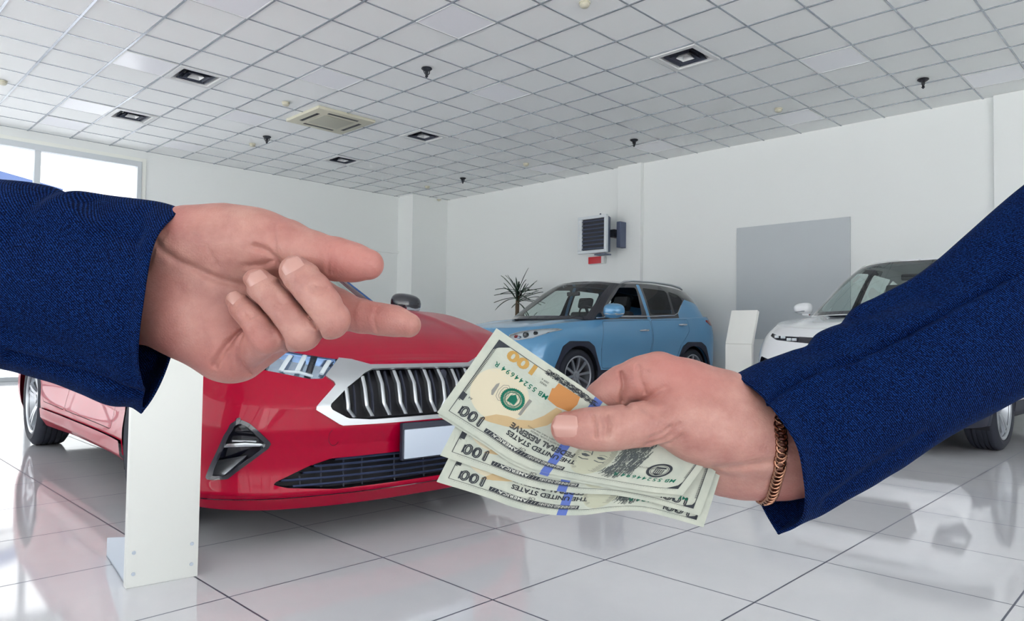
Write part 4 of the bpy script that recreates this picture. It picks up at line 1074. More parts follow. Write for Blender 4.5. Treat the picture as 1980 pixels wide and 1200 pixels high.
def sleeve_mesh(rings, nu, nv, folds, seam=None):
    """rings: list of closed loops of control points (same count)"""
    R = np.array(rings, float)                                  # (stations, pts, 3)
    m = R.shape[1]; ext = np.concatenate([R[:, -2:], R, R[:, :3]], 1)
    H = hermite(np.swapaxes(ext, 0, 1), nu)                      # along the loop
    H = H[2*nu:2*nu+m*nu]; H = hermite(np.swapaxes(H, 0, 1), nv)  # along the arm -> (S, L, 3)
    # normals
    du = np.roll(H, -1, 1)-np.roll(H, 1, 1); dv = np.gradient(H, axis=0); N = np.cross(du, dv); N /= np.linalg.norm(N, axis=-1, keepdims=True)+1e-12
    cen = H.mean(1, keepdims=True)
    if np.sum(N*(H-cen)) < 0: N = -N
    D = np.zeros(H.shape[:2])
    for (line, amp, wid) in folds:
        L = [np.asarray(p, float) for p in line]; dm = np.full(D.shape, 9.0)
        for a, b in zip(L[:-1], L[1:]):
            ab = (b-a)[:2]; Q = H[..., :2]-a[:2]; t = np.clip((Q@ab)/(ab@ab+1e-12), 0, 1); dm = np.minimum(dm, np.linalg.norm(Q-t[..., None]*ab, axis=-1))
        front = np.clip(N[..., 2]*3, 0, 1); D += amp*np.exp(-(dm/wid)**2)*front
    return H+N*D[..., None], N
def cloth_shell(name, H, N, th, m, parent, anchor):
    """outer skin, lining and turned hem, open at both ends of the sleeve"""
    n_, L_ = H.shape[:2]; g = G()
    hem = H[0]-N[0]*th*.5+(H[0]-H[2])*.18
    A = np.concatenate([H[::-1], hem[None], (H-N*th)], 0)
    g.grid(local(A.reshape(-1, 3), anchor).reshape(A.shape), closev=True)
    g.add(local(H[-1], anchor), [tuple(range(H.shape[1]))])
    return build(name, g, m, parent, True, 70)
# ------------------------------------------------------------------ left figure: open left hand pointing with the index finger
AN1 = (-0.1995,0.0116,-0.4000)
per1 = posed('person', 'person in navy suit sleeve at the left, pointing with an open palm at the money', 'person', AN1)
palm = [[(-0.2540,0.0277,-0.4040,0.0204), (-0.1889,0.0323,-0.3990,0.0190)], [(-0.2540,-0.0015,-0.4040,0.0204), (-0.1932,0.0023,-0.3990,0.0196)],
        [(-0.1889,0.0315,-0.3960,0.0189), (-0.1755,0.0335,-0.3930,0.0210), (-0.1550,0.0355,-0.3900,0.0197), (-0.1367,0.0351,-0.3860,0.0167), (-0.1198,0.0337,-0.3820,0.0138)],
        [(-0.1917,0.0029,-0.3960,0.0200), (-0.1759,-0.0028,-0.3925,0.0216), (-0.1558,-0.0142,-0.3920,0.0227)], [(-0.1850,0.0159,-0.4000,0.0220), (-0.1590,0.0116,-0.4000,0.0225), (-0.1359,0.0087,-0.4000,0.0179)],
        [(-0.1527,-0.0186,-0.3950,0.0188), (-0.1363,-0.0086,-0.3970,0.0149), (-0.1237,0.0014,-0.3980,0.0138), (-0.1139,0.0110,-0.3990,0.0115)]]
prox = [[(-0.1198,0.0337,-0.3820,0.0138), (-0.1063,0.0299,-0.3790,0.0118), (-0.0926,0.0270,-0.3770,0.0109), (-0.0837,0.0253,-0.3760,0.0098), (-0.0753,0.0241,-0.3750,0.0081)],
        [(-0.1139,0.0098,-0.3990,0.0121), (-0.0949,-0.0000,-0.3920,0.0108), (-0.0813,-0.0031,-0.3880,0.0087), (-0.0711,-0.0047,-0.3860,0.0081), (-0.0634,-0.0056,-0.3850,0.0078), (-0.0555,-0.0078,-0.3840,0.0067)],
        [(-0.1237,-0.0000,-0.3980,0.0127), (-0.0898,-0.0043,-0.3530,0.0099)], [(-0.1356,-0.0114,-0.3950,0.0126), (-0.1042,-0.0105,-0.3550,0.0097)], [(-0.1492,-0.0226,-0.3910,0.0119), (-0.1233,-0.0135,-0.3600,0.0086)]]
tips = [[(-0.0898,-0.0043,-0.3530,0.0099), (-0.0935,0.0025,-0.3515,0.0095), (-0.0984,0.0094,-0.3520,0.0094), (-0.1036,0.0151,-0.3550,0.0090), (-0.1087,0.0197,-0.3590,0.0080)],
        [(-0.1042,-0.0105,-0.3550,0.0097), (-0.1092,-0.0036,-0.3540,0.0092), (-0.1153,0.0028,-0.3560,0.0090), (-0.1228,0.0088,-0.3600,0.0083), (-0.1294,0.0142,-0.3640,0.0075)],
        [(-0.1233,-0.0135,-0.3600,0.0086), (-0.1269,-0.0078,-0.3590,0.0075), (-0.1324,-0.0024,-0.3620,0.0072), (-0.1377,0.0016,-0.3650,0.0062), (-0.1423,0.0048,-0.3680,0.0051)]]
crs = [([(-0.1338,0.0068,-0.3630), (-0.1268,0.0026,-0.3580), (-0.1208,-0.0026,-0.3550), (-0.1156,-0.0087,-0.3540), (-0.1124,-0.0144,-0.3550), (-0.1150,-0.0203,-0.3600)], .0026, .0011), ([(-0.1166,0.0142,-0.3570), (-0.1097,0.0087,-0.3530), (-0.1037,0.0025,-0.3500), (-0.0979,-0.0040,-0.3500), (-0.0939,-0.0096,-0.3510), (-0.0944,-0.0160,-0.3570)], .0026, .0011), ([(-0.1845,0.0357,-0.3800), (-0.1807,0.0308,-0.3800), (-0.1743,0.0265,-0.3780), (-0.1639,0.0216,-0.3780), (-0.1547,0.0167,-0.3790), (-0.1439,0.0137,-0.3800), (-0.1346,0.0121,-0.3800)], .0018, .0022),
       ([(-0.1317,0.0328,-0.3720), (-0.1261,0.0307,-0.3730), (-0.1217,0.0271,-0.3750), (-0.1201,0.0239,-0.3760)], .0022, .0018), ([(-0.1239,0.0429,-0.3710), (-0.1223,0.0355,-0.3720), (-0.1217,0.0276,-0.3750)], .0014, .0016), ([(-0.1386,0.0231,-0.3760), (-0.1291,0.0239,-0.3760), (-0.1220,0.0266,-0.3760)], .0012, .0016),
       ([(-0.1553,-0.0282,-0.3750), (-0.1489,-0.0194,-0.3720), (-0.1434,-0.0129,-0.3710), (-0.1383,-0.0086,-0.3710)], .0024, .0017), ([(-0.1422,-0.0335,-0.3740), (-0.1412,-0.0241,-0.3700), (-0.1387,-0.0147,-0.3690), (-0.1362,-0.0106,-0.3680)], .0018, .0015), ([(-0.1484,-0.0331,-0.3760), (-0.1469,-0.0243,-0.3730)], .0010, .0014),
       ([(-0.1943,0.0276,-0.3820), (-0.1905,0.0359,-0.3820), (-0.1854,0.0429,-0.3830)], .0012, .0018), ([(-0.1905,0.0221,-0.3820), (-0.1855,0.0326,-0.3820), (-0.1794,0.0400,-0.3820)], .0008, .0016),
       ([(-0.0964,0.0119,-0.3420), (-0.0931,0.0099,-0.3410), (-0.0900,0.0109,-0.3420)], .0012, .0009), ([(-0.0969,0.0099,-0.3420), (-0.0934,0.0079,-0.3410), (-0.0895,0.0094,-0.3420)], .0010, .0008), ([(-0.1141,0.0050,-0.3470), (-0.1110,0.0030,-0.3460), (-0.1083,0.0045,-0.3470)], .0012, .0009), ([(-0.1151,0.0030,-0.3470), (-0.1118,0.0010,-0.3460), (-0.1088,0.0025,-0.3470)], .0009, .0008), ([(-0.1313,-0.0015,-0.3550), (-0.1284,-0.0036,-0.3540), (-0.1260,-0.0015,-0.3550)], .0009, .0008),
       ([(-0.0949,0.0324,-0.3670), (-0.0934,0.0259,-0.3660), (-0.0947,0.0202,-0.3670)], .0010, .0012), ([(-0.0926,0.0318,-0.3670), (-0.0910,0.0259,-0.3660), (-0.0926,0.0196,-0.3670)], .0005, .001),
       ([(-0.0827,0.0055,-0.3790), (-0.0844,-0.0016,-0.3780), (-0.0833,-0.0099,-0.3790)], .0004, .0011), ([(-0.0716,0.0011,-0.3780), (-0.0730,-0.0044,-0.3770), (-0.0716,-0.0109,-0.3780)], .0006, .001),
       ([(-0.1653,0.0393,-0.3750), (-0.1563,0.0323,-0.3730), (-0.1531,0.0244,-0.3750)], .0004, .0014), ([(-0.1505,-0.0108,-0.3720), (-0.1402,-0.0075,-0.3730), (-0.1328,-0.0041,-0.3750)], .0005, .0016), ([(-0.1721,0.0096,-0.3780), (-0.1553,0.0041,-0.3770), (-0.1420,0.0027,-0.3780)], .0005, .003)]
V, F = hand_mesh(palm, prox, tips, crs)
mesh_obj('body', local(V, AN1), F, m_skin, per1, True); bt = tree_of(V, F)
def at(p): return np.array(p[:3], float)
nail('fingernail', at((-0.1062,0.0202,-0.3490)), at((-0.1122,0.0258,-0.3570))-at((-0.1027,0.0152,-0.3510)), (-.10, .25, 1), .0052, .0058, .0078, per1, AN1, bt)
nail('fingernail', at((-0.1265,0.0149,-0.3550)), at((-0.1338,0.0199,-0.3630))-at((-0.1233,0.0103,-0.3570)), (-.12, .25, 1), .0048, .0054, .0072, per1, AN1, bt)
nail('fingernail', at((-0.1398,0.0065,-0.3610)), at((-0.1452,0.0093,-0.3680))-at((-0.1375,0.0031,-0.3630)), (-.05, .60, 1), .0032, .0044, .005, per1, AN1, bt)
# jacket sleeve
def ring_of(top, bot, D, cdz):
    """oval loop between a top and a bottom point, half depth D"""
    top = np.array(top); bot = np.array(bot); C = (top+bot)/2; U = (top-bot)/2; out = []
    for a in (90, 45, 0, -45, -75, -96, -100, -104, -140, 180, 135):
        a = math.radians(a); out.append(C+U*math.sin(a)+np.array([0, 0, D*math.cos(a)+cdz]))
    return out
cuff = [(-0.1773,0.0547,-0.3900), (-0.1787,0.0385,-0.3600), (-0.1801,0.0038,-0.3480), (-0.1862,-0.0269,-0.3550), (-0.1912,-0.0418,-0.3710), (-0.2018,-0.0545,-0.3890), (-0.2026,-0.0565,-0.3910), (-0.2019,-0.0548,-0.3930), (-0.1963,-0.0239,-0.4140), (-0.1932,0.0121,-0.4190), (-0.1870,0.0441,-0.4120)]
st = [[(-0.1916,0.0592,-0.3900), (-0.2156,-0.0524,-0.3900)], [(-0.2052,0.0612,-0.3900), (-0.2311,-0.0462,-0.3900)], [(-0.2204,0.0631,-0.3900), (-0.2452,-0.0406,-0.3900)], [(-0.2353,0.0651,-0.3900), (-0.2579,-0.0369,-0.3900)], [(-0.2441,0.0648,-0.3900), (-0.2663,-0.0344,-0.3900)], [(-0.2497,0.0671,-0.3900), (-0.2734,-0.0327,-0.3900)], [(-0.2621,0.0699,-0.3900), (-0.2875,-0.0293,-0.3900)], [(-0.2790,0.0716,-0.3900), (-0.3058,-0.0254,-0.3900)], [(-0.3157,0.0747,-0.3900), (-0.3410,-0.0169,-0.3900)], [(-0.3720,0.0789,-0.3900), (-0.3974,-0.0113,-0.3900)], [(-0.4763,0.0888,-0.3900), (-0.5017,-0.0113,-0.3900)], [(-0.6031,0.1043,-0.3900), (-0.6285,-0.0113,-0.3900)]]
rings = [cuff]+[ring_of(a, b, .040, -.002) for a, b in st]
folds = [([(-0.2237,0.0593,-0.3600), (-0.2125,0.0493,-0.3500), (-0.2036,0.0430,-0.3500), (-0.1922,0.0379,-0.3500)], -0.0035, .006), ([(-0.2352,0.0531,-0.3500), (-0.2226,0.0468,-0.3500), (-0.2125,0.0443,-0.3500)], 0.0031, .008), ([(-0.2504,0.0405,-0.3500), (-0.2302,0.0379,-0.3500), (-0.2099,0.0329,-0.3500)], -0.0026, .010), ([(-0.1922,0.0518,-0.3500), (-0.1872,0.0253,-0.3500), (-0.1884,-0.0051,-0.3500), (-0.1910,-0.0329,-0.3500)], -0.0013, .004),
         ([(-0.2504,0.0101,-0.3500), (-0.2276,0.0063,-0.3500), (-0.2023,-0.0051,-0.3500)], 0.0022, .012), ([(-0.2504,-0.0126,-0.3500), (-0.2251,-0.0202,-0.3500), (-0.2055,-0.0338,-0.3600)], -0.0026, .007), ([(-0.2576,-0.0234,-0.3600), (-0.2419,-0.0273,-0.3600), (-0.2211,-0.0333,-0.3600), (-0.1947,-0.0441,-0.3700)], -0.0048, .0022)]
H, N = sleeve_mesh(rings, 22, 22, folds)
cloth_shell('jacket_sleeve', H, N, .0016, m_cloth, per1, AN1)
# ------------------------------------------------------------------ right figure: right hand gripping the banknotes
AN2 = (0.1494,-0.0761,-0.3900)
per2 = posed('person', 'person at the right in navy suit sleeve and gold chain bracelet, holding out banknotes', 'person', AN2)
palm = [[(0.0800,-0.0355,-0.3900,0.0121), (0.0956,-0.0436,-0.3890,0.0146), (0.1156,-0.0521,-0.3900,0.0158), (0.1360,-0.0618,-0.3920,0.0147), (0.1851,-0.0669,-0.3940,0.0159)], [(0.0838,-0.0577,-0.3765,0.0125), (0.0959,-0.0608,-0.3790,0.0164), (0.1132,-0.0640,-0.3820,0.0188), (0.1314,-0.0694,-0.3870,0.0201), (0.1522,-0.0721,-0.3900,0.0180), (0.1851,-0.0683,-0.3940,0.0159)],
        [(0.0878,-0.0496,-0.3920,0.0136), (0.1133,-0.0567,-0.3920,0.0198)], [(0.1161,-0.0881,-0.3995,0.0139), (0.1294,-0.0863,-0.3980,0.0161), (0.1488,-0.0838,-0.3960,0.0177), (0.1631,-0.0816,-0.3960,0.0160), (0.1860,-0.0758,-0.3960,0.0143)], [(0.0910,-0.0733,-0.4060,0.0141), (0.1191,-0.0813,-0.4020,0.0151)]]
prox = [[(0.0838,-0.0577,-0.3765,0.0125), (0.0719,-0.0589,-0.3740,0.0114), (0.0624,-0.0597,-0.3720,0.0109), (0.0535,-0.0608,-0.3705,0.0107), (0.0467,-0.0611,-0.3695,0.0107), (0.0387,-0.0611,-0.3695,0.0101), (0.0289,-0.0610,-0.3705,0.0088)],
        [(0.0795,-0.0349,-0.3900,0.0121), (0.0714,-0.0374,-0.3920,0.0119), (0.0617,-0.0411,-0.3950,0.0114)], [(0.0847,-0.0496,-0.4040,0.0123), (0.0588,-0.0588,-0.4070,0.0106), (0.0379,-0.0728,-0.4030,0.0087), (0.0275,-0.0780,-0.4000,0.0075)],
        [(0.0885,-0.0634,-0.4080,0.0118), (0.0606,-0.0724,-0.4090,0.0103), (0.0410,-0.0819,-0.4050,0.0085)], [(0.0931,-0.0739,-0.4090,0.0112), (0.0695,-0.0828,-0.4090,0.0092), (0.0528,-0.0895,-0.4060,0.0076)]]
tips = [[(0.0617,-0.0411,-0.3950,0.0114), (0.0572,-0.0441,-0.3960,0.0109), (0.0511,-0.0488,-0.3970,0.0103), (0.0453,-0.0559,-0.3970,0.0095), (0.0406,-0.0635,-0.3960,0.0080)]]
crs = [([(0.0594,-0.0339,-0.3840), (0.0602,-0.0402,-0.3840), (0.0591,-0.0455,-0.3840), (0.0597,-0.0488,-0.3840)], .0024, .0013), ([(0.0716,-0.0333,-0.3780), (0.0694,-0.0388,-0.3780), (0.0707,-0.0437,-0.3780)], .0012, .0016), ([(0.0679,-0.0307,-0.3790), (0.0676,-0.0348,-0.3790), (0.0701,-0.0405,-0.3790)], 0.0017, .0018), ([(0.0717,-0.0467,-0.3760), (0.0750,-0.0451,-0.3760), (0.0802,-0.0413,-0.3760)], .0012, .0020),
       ([(0.0416,-0.0539,-0.3600), (0.0424,-0.0574,-0.3580), (0.0427,-0.0632,-0.3600)], 0.0019, .0011), ([(0.0437,-0.0536,-0.3600), (0.0450,-0.0574,-0.3580), (0.0447,-0.0635,-0.3600)], 0.0012, .001), ([(0.0479,-0.0536,-0.3600), (0.0494,-0.0578,-0.3600), (0.0481,-0.0632,-0.3600)], 0.0017, .0011), ([(0.0403,-0.0526,-0.3600), (0.0406,-0.0574,-0.3580), (0.0406,-0.0630,-0.3600)], 0.0008, .0009),
       ([(0.0691,-0.0681,-0.3650), (0.0768,-0.0663,-0.3640), (0.0813,-0.0624,-0.3630), (0.0848,-0.0576,-0.3620)], .0014, .0015), ([(0.0700,-0.0647,-0.3640), (0.0761,-0.0624,-0.3630), (0.0806,-0.0586,-0.3620)], 0.0012, .0013), ([(0.0741,-0.0704,-0.3660), (0.0815,-0.0679,-0.3640), (0.0860,-0.0630,-0.3630)], 0.0012, .0013),
       ([(0.0659,-0.0501,-0.3650), (0.0723,-0.0526,-0.3640), (0.0774,-0.0519,-0.3630)], 0.0007, .0016), ([(0.1065,-0.0815,-0.3720), (0.1162,-0.0805,-0.3740), (0.1304,-0.0774,-0.3760), (0.1393,-0.0759,-0.3780)], .0016, .0025), ([(0.1021,-0.0562,-0.3670), (0.1087,-0.0623,-0.3670), (0.1170,-0.0644,-0.3680)], 0.0008, .003), ([(0.0719,-0.0503,-0.3660), (0.0752,-0.0558,-0.3640), (0.0747,-0.0621,-0.3640)], 0.0007, .0012)]
V, F = hand_mesh(palm, prox, tips, crs, .011)
mesh_obj('body', local(V, AN2), F, m_skin, per2, True); bvh = tree_of(V, F)
nail('fingernail', at((0.0267,-0.0583,-0.3620)), at((0.0190,-0.0590,-0.3660))-at((0.0328,-0.0584,-0.3605)), (-.12, .12, 1), .0056, .0068, .0085, per2, AN2, bvh)
cuff = [(0.1193,-0.0363,-0.3920), (0.1287,-0.0445,-0.3620), (0.1385,-0.0654,-0.3510), (0.1477,-0.0931,-0.3580), (0.1508,-0.1114,-0.3740), (0.1468,-0.1215,-0.3900), (0.1459,-0.1227,-0.3920), (0.1455,-0.1216,-0.3940), (0.1425,-0.1076,-0.4160), (0.1348,-0.0793,-0.4220), (0.1239,-0.0524,-0.4140)]
st = [[(0.1353,-0.0293,-0.3900), (0.1640,-0.1127,-0.3900)], [(0.1550,-0.0220,-0.3900), (0.1809,-0.1029,-0.3900)], [(0.1657,-0.0180,-0.3900), (0.1945,-0.0953,-0.3900)], [(0.1702,-0.0121,-0.3900), (0.2018,-0.0908,-0.3900)], [(0.1764,-0.0090,-0.3900), (0.2086,-0.0868,-0.3900)], [(0.1843,-0.0059,-0.3900), (0.2170,-0.0809,-0.3900)], [(0.1900,0.0014,-0.3900), (0.2283,-0.0733,-0.3900)], [(0.2029,0.0082,-0.3900), (0.2396,-0.0665,-0.3900)], [(0.2238,0.0192,-0.3900), (0.2579,-0.0572,-0.3900)], [(0.2390,0.0304,-0.3900), (0.2734,-0.0490,-0.3900)], [(0.2517,0.0417,-0.3900), (0.2903,-0.0409,-0.3900)], [(0.2790,0.0659,-0.3900), (0.3213,-0.0254,-0.3900)], [(0.3185,0.0958,-0.3900), (0.3664,-0.0000,-0.3900)], [(0.4199,0.1776,-0.3900), (0.4791,0.0761,-0.3900)], [(0.5383,0.2762,-0.3900), (0.6031,0.1635,-0.3900)]]
rings = [cuff]+[ring_of(a, b, .037, -.004) for a, b in st]
folds = [([(0.2529,0.0177,-0.3500), (0.2206,-0.0010,-0.3500), (0.1948,-0.0147,-0.3500), (0.1750,-0.0253,-0.3500), (0.1614,-0.0291,-0.3500), (0.1462,-0.0367,-0.3500), (0.1310,-0.0450,-0.3500)], -0.0035, .0016), ([(0.2529,0.0149,-0.3500), (0.2211,-0.0033,-0.3500), (0.1953,-0.0172,-0.3500), (0.1755,-0.0276,-0.3500), (0.1619,-0.0311,-0.3500), (0.1467,-0.0387,-0.3500)], 0.0015, .0016),
         ([(0.1743,-0.0000,-0.3600), (0.1846,-0.0000,-0.3500), (0.2023,0.0063,-0.3500), (0.2175,0.0101,-0.3500)], -0.0044, .007), ([(0.1566,-0.0130,-0.3600), (0.1669,-0.0101,-0.3500), (0.1846,-0.0063,-0.3500)], 0.0031, .006), ([(0.1593,-0.0202,-0.3500), (0.1796,-0.0139,-0.3500), (0.2023,-0.0101,-0.3500)], -0.0022, .008), ([(0.2251,0.0202,-0.3500), (0.2378,0.0152,-0.3500), (0.2504,0.0253,-0.3500)], -0.0026, .010),
         ([(0.1442,-0.0632,-0.3500), (0.1796,-0.0506,-0.3500), (0.2175,-0.0304,-0.3500), (0.2504,-0.0126,-0.3500)], 0.0026, .014), ([(0.1639,-0.0989,-0.3600), (0.1847,-0.0819,-0.3600), (0.2107,-0.0650,-0.3600)], -0.0035, .005)]
H, N = sleeve_mesh(rings, 22, 20, folds)
cloth_shell('jacket_sleeve', H, N, .0016, m_cloth, per2, AN2)
# curb chain bracelet lying round the wrist
m_gold = mat('rose_gold', (152, 112, 92), 0.25, metal=1.0)
br = hermite(np.array([(0.1397,-0.0533,-0.3760), (0.1369,-0.0575,-0.3700), (0.1369,-0.0641,-0.3665), (0.1371,-0.0729,-0.3670), (0.1374,-0.0833,-0.3720), (0.1378,-0.0926,-0.3790), (0.1385,-0.0998,-0.3880), (0.1412,-0.1040,-0.4020), (0.1436,-0.0957,-0.4140), (0.1455,-0.0812,-0.4160), (0.1457,-0.0649,-0.4080), (0.1433,-0.0544,-0.3920), (0.1397,-0.0533,-0.3760)]), 40)
nh = 6*40
for i in range(len(br)):
    fr_ = i <= nh; h_ = bvh.ray_cast(Vector((br[i, 0], br[i, 1], 0 if fr_ else -.8)), Vector((0, 0, -1 if fr_ else 1)))
    if h_[0] is not None: br[i, 2] = h_[0].z+(.0012 if fr_ else -.0012)
for _ in range(25): br[1:-1] = br[1:-1]*.5+(br[:-2]+br[2:])*.25
for i in range(len(br)):
    n_ = bvh.find_nearest(Vector(br[i]))
    d__ = Vector(br[i])-n_[0]; sgn = 1 if d__.dot(n_[1]) > 0 else -1
    if sgn*d__.length < .0011: br[i] = np.array(n_[0]+n_[1]*.0011)
d_ = np.concatenate([[0], np.cumsum(np.linalg.norm(np.diff(br, axis=0), axis=1))]); n_l = int(d_[-1]/.0029); g = G()
ctr_ = br.mean(0)
r_ = .00066
for i in range(n_l):
    s = d_[-1]*(i+.5)/n_l; p = np.array([np.interp(s, d_, br[:, j]) for j in range(3)]); p2 = np.array([np.interp(min(s+.0005, d_[-1]), d_, br[:, j]) for j in range(3)])
    t = (p2-p); t /= np.linalg.norm(t); o_ = p-ctr_; o_ -= t*(o_@t); o_ /= np.linalg.norm(o_); b = np.cross(t, o_)
    an = .65; t2 = t*math.cos(an)+b*math.sin(an)*.5+o_*.28; b2 = np.cross(o_, t2); b2 /= np.linalg.norm(b2)
    loop = [p+t2*.0031*math.cos(a)+b2*.0027*math.sin(a) for a in [2*PI*k/12 for k in range(13)]]
    g.tube(local(loop, AN2), r_, 6, cap=False)
build('bracelet', g, m_gold, per2, True, 60)
# ------------------------------------------------------------------ banknotes: printed in their own 156 x 66 mm plane, then laid on curved sheets
def text_2d(s, size, x, y, rot=0.0, align='LEFT', bold=0.0, sx=1.0):
    """text as flat polygons (mm), baseline start at x, y"""
    cu = bpy.data.curves.new('t', 'FONT'); cu.body = s; cu.size = size; cu.offset = bold; cu.align_x = align; cu.resolution_u = 3
    o = bpy.data.objects.new('t', cu); COL.objects.link(o); bpy.context.view_layer.update()
    me = o.to_mesh(); c, q_ = math.cos(rot), math.sin(rot)
    V = [(x+(v.co.x*sx)*c-v.co.y*q_, y+(v.co.x*sx)*q_+v.co.y*c) for v in me.vertices]; F = [tuple(p.vertices) for p in me.polygons]
    o.to_mesh_clear(); bpy.data.objects.remove(o); bpy.data.curves.remove(cu); return V, F
class Print:
    def __init__(s): s.v = []; s.f = []
    def add(s, VF):
        o = len(s.v); s.v += [(p[0], p[1]) for p in VF[0]]; s.f += [tuple(i+o for i in f) for f in VF[1]]; return s
    def rect(s, x0, x1, y0, y1): return s.add(([(x0, y0), (x1, y0), (x1, y1), (x0, y1)], [(0, 1, 2, 3)]))
    def poly(s, P): return s.add((P, [tuple(range(len(P)))]))
    def ring(s, cx, cy, r0, r1, n=40, ry=1.0, teeth=0.0):
        V = []; 
        for i in range(n):
            a = 2*PI*i/n; r = r1+(teeth if i % 2 else 0); V += [(cx+r0*math.cos(a), cy+r0*ry*math.sin(a)), (cx+r*math.cos(a), cy+r*ry*math.sin(a))]
        return s.add((V, [(2*i, 2*i+1, 2*((i+1) % n)+1, 2*((i+1) % n)) for i in range(n)]))
    def disc(s, cx, cy, r, n=32, ry=1.0): return s.poly([(cx+r*math.cos(2*PI*i/n), cy+r*ry*math.sin(2*PI*i/n)) for i in range(n)])
    def stroke(s, P, w):
        for a, b in zip(P[:-1], P[1:]):
            dx, dy = b[0]-a[0], b[1]-a[1]; l = math.hypot(dx, dy)+1e-9; nx, ny = -dy/l*w/2, dx/l*w/2
            s.add(([(a[0]+nx, a[1]+ny), (a[0]-nx, a[1]-ny), (b[0]-nx, b[1]-ny), (b[0]+nx, b[1]+ny)], [(0, 1, 2, 3)]))
        return s
    def hollow(s, txt, size, x, y, w=.35, sx=1.0, grow=0.0):
        """outlined lettering: stroke along the outline of each glyph"""
        cu = bpy.data.curves.new('t', 'FONT'); cu.body = txt; cu.size = size; cu.resolution_u = 2; cu.fill_mode = 'NONE'; cu.offset = grow
        o = bpy.data.objects.new('t', cu); COL.objects.link(o); bpy.context.view_layer.update(); me = o.to_mesh()
        for e in me.edges:
            a, b = me.vertices[e.vertices[0]].co, me.vertices[e.vertices[1]].co
            s.stroke([(x+a.x*sx, y+a.y), (x+b.x*sx, y+b.y)], w)
        o.to_mesh_clear(); bpy.data.objects.remove(o); bpy.data.curves.remove(cu); return s
    def cut(s, step=4.0):
        bm = bmesh.new(); vs_ = [bm.verts.new((p[0], p[1], 0)) for p in s.v]
        for f in s.f:
            try: bm.faces.new([vs_[i] for i in f])
            except ValueError: pass
        for ax, n, m in ((0, (1, 0, 0), 156), (1, (0, 1, 0), 66)):
            k = step
            while k < m:
                co_ = (k, 0, 0) if ax == 0 else (0, k, 0)
                bmesh.ops.bisect_plane(bm, geom=bm.verts[:]+bm.edges[:]+bm.faces[:], plane_co=co_, plane_no=n); k += step
        bmesh.ops.triangulate(bm, faces=bm.faces[:]); bm.normal_update()
        for f in bm.faces:
            if f.normal.z < 0: f.normal_flip()
        bm.verts.index_update(); s.v = [(v.co.x, v.co.y) for v in bm.verts]; s.f = [[v.index for v in f.verts] for f in bm.faces]; bm.free(); return s
rb = random.Random(5)
PR = {}
# dark engraving: border, numerals, lettering
p = Print()
for (x0, x1, y0, y1) in ((5, 151, 5, 5.35), (5, 151, 60.9, 61.2), (150.6, 151, 5, 61), (5, 5.4, 5, 61)): p.rect(x0, x1, y0, y1)
for k in range(44):
    y = 10+k*.95; p.stroke([(151, y), (149.2, y+.45)], .42); p.stroke([(5, y), (6.6, y+.4)], .38)
p.hollow('100', 10.2, 129, 52.6, .75, 1.10, .14); p.hollow('100', 10.0, 7, 6.2, .7, 1.05, .1)
for k in range(7): p.rect(132.9+.01*k, 133.2+.01*k, 53.2, 59.4)
for x in (138.6, 145.2): p.rect(x, x+.9, 53.6, 59.2)
p.rect(147.6, 150.8, 45.6, 50.6); p.poly([(151, 5.2), (151, 13), (148.5, 9.5), (143, 5.2)]); p.poly([(5, 61), (5, 54), (6.6, 58), (12, 61)])
p.rect(74, 127, 57.6, 60.6)                                                # banner behind the outer line of lettering
for k in range(100):
    x = 6+k*1.42; p.stroke([(x, 62.0), (x+.7, 62.25)], .10)
p.hollow('FEDERAL RESERVE', 5.4, 74, 44.8, .42, .98, .06); p.add(text_2d('THE UNITED STATES', 4.6, 71, 50.4, bold=.08, sx=1.05)); p.hollow('THE UNITED STATES', 4.6, 71, 50.4, .3, 1.05, .1)
p.add(text_2d('OF', 2.9, 100, 55.4, sx=1.2)); p.add(text_2d('THIS NOTE IS LEGAL TENDER', 1.6, 84, 42.4)); p.add(text_2d('FOR ALL DEBTS, PUBLIC AND PRIVATE', 1.4, 84, 40.6)); p.add(text_2d('A4', 2.2, 143.5, 46)); p.add(text_2d('SERIES', 1.7, 113, 12.2)); p.add(text_2d('2009 A', 1.7, 113, 10))
p.add(text_2d('FRANKLIN', 2.4, 42, 7.4)); p.add(text_2d('WASHINGTON, D.C.', 1.9, 24, 43.2))
for k in range(420):                                                       # guilloche strip along the lower edge
    x, y = 84+34*rb.random(), 2.4+3.6*rb.random(); a = rb.random()*PI; p.stroke([(x, y), (x+1.7*math.cos(a), y+.9*math.sin(a))], .28)
p.ring(24, 45, 5.4, 7.0, 44); p.ring(24, 45, 4.6, 4.9, 40)
for k in range(5): p.rect(21.4+k*1.15, 22.0+k*1.15, 43.8, 47.4)
p.poly([(20.6, 43.2), (27.4, 43.2), (26.6, 41.6), (21.4, 41.6)]); p.poly([(20.8, 47.8), (27.2, 47.8), (24, 50)])
for (y, a) in ((25.0, 0), (22.2, 1)):
    P_ = [(10+k*.7+.6*math.sin(k*1.7+a), y+1.2*math.sin(k*2.1+a*2)*(1-k/40)) for k in range(26)]; p.stroke(P_, .16)
PR['black_engraving'] = p
p = Print(); p.hollow('100', 9.5, 8, 53.2, .7, 1.15, .12); p.rect(17.6, 18.4, 53.8, 59.4); p.rect(24.6, 25.4, 53.8, 59.4); PR['corner_numeral'] = p
p = Print(); p.add(text_2d('AMERICA', 3.0, 104, 57.9, sx=1.4, bold=.05)); p.add(text_2d('ONE HUNDRED DOLLARS', 2.6, 75, 58.0, sx=.72)); 
for k in range(26): p.stroke([(75+2*k, 58.0), (75.8+2*k, 60.0)], .22)
PR['banner_lettering'] = p
p = Print()
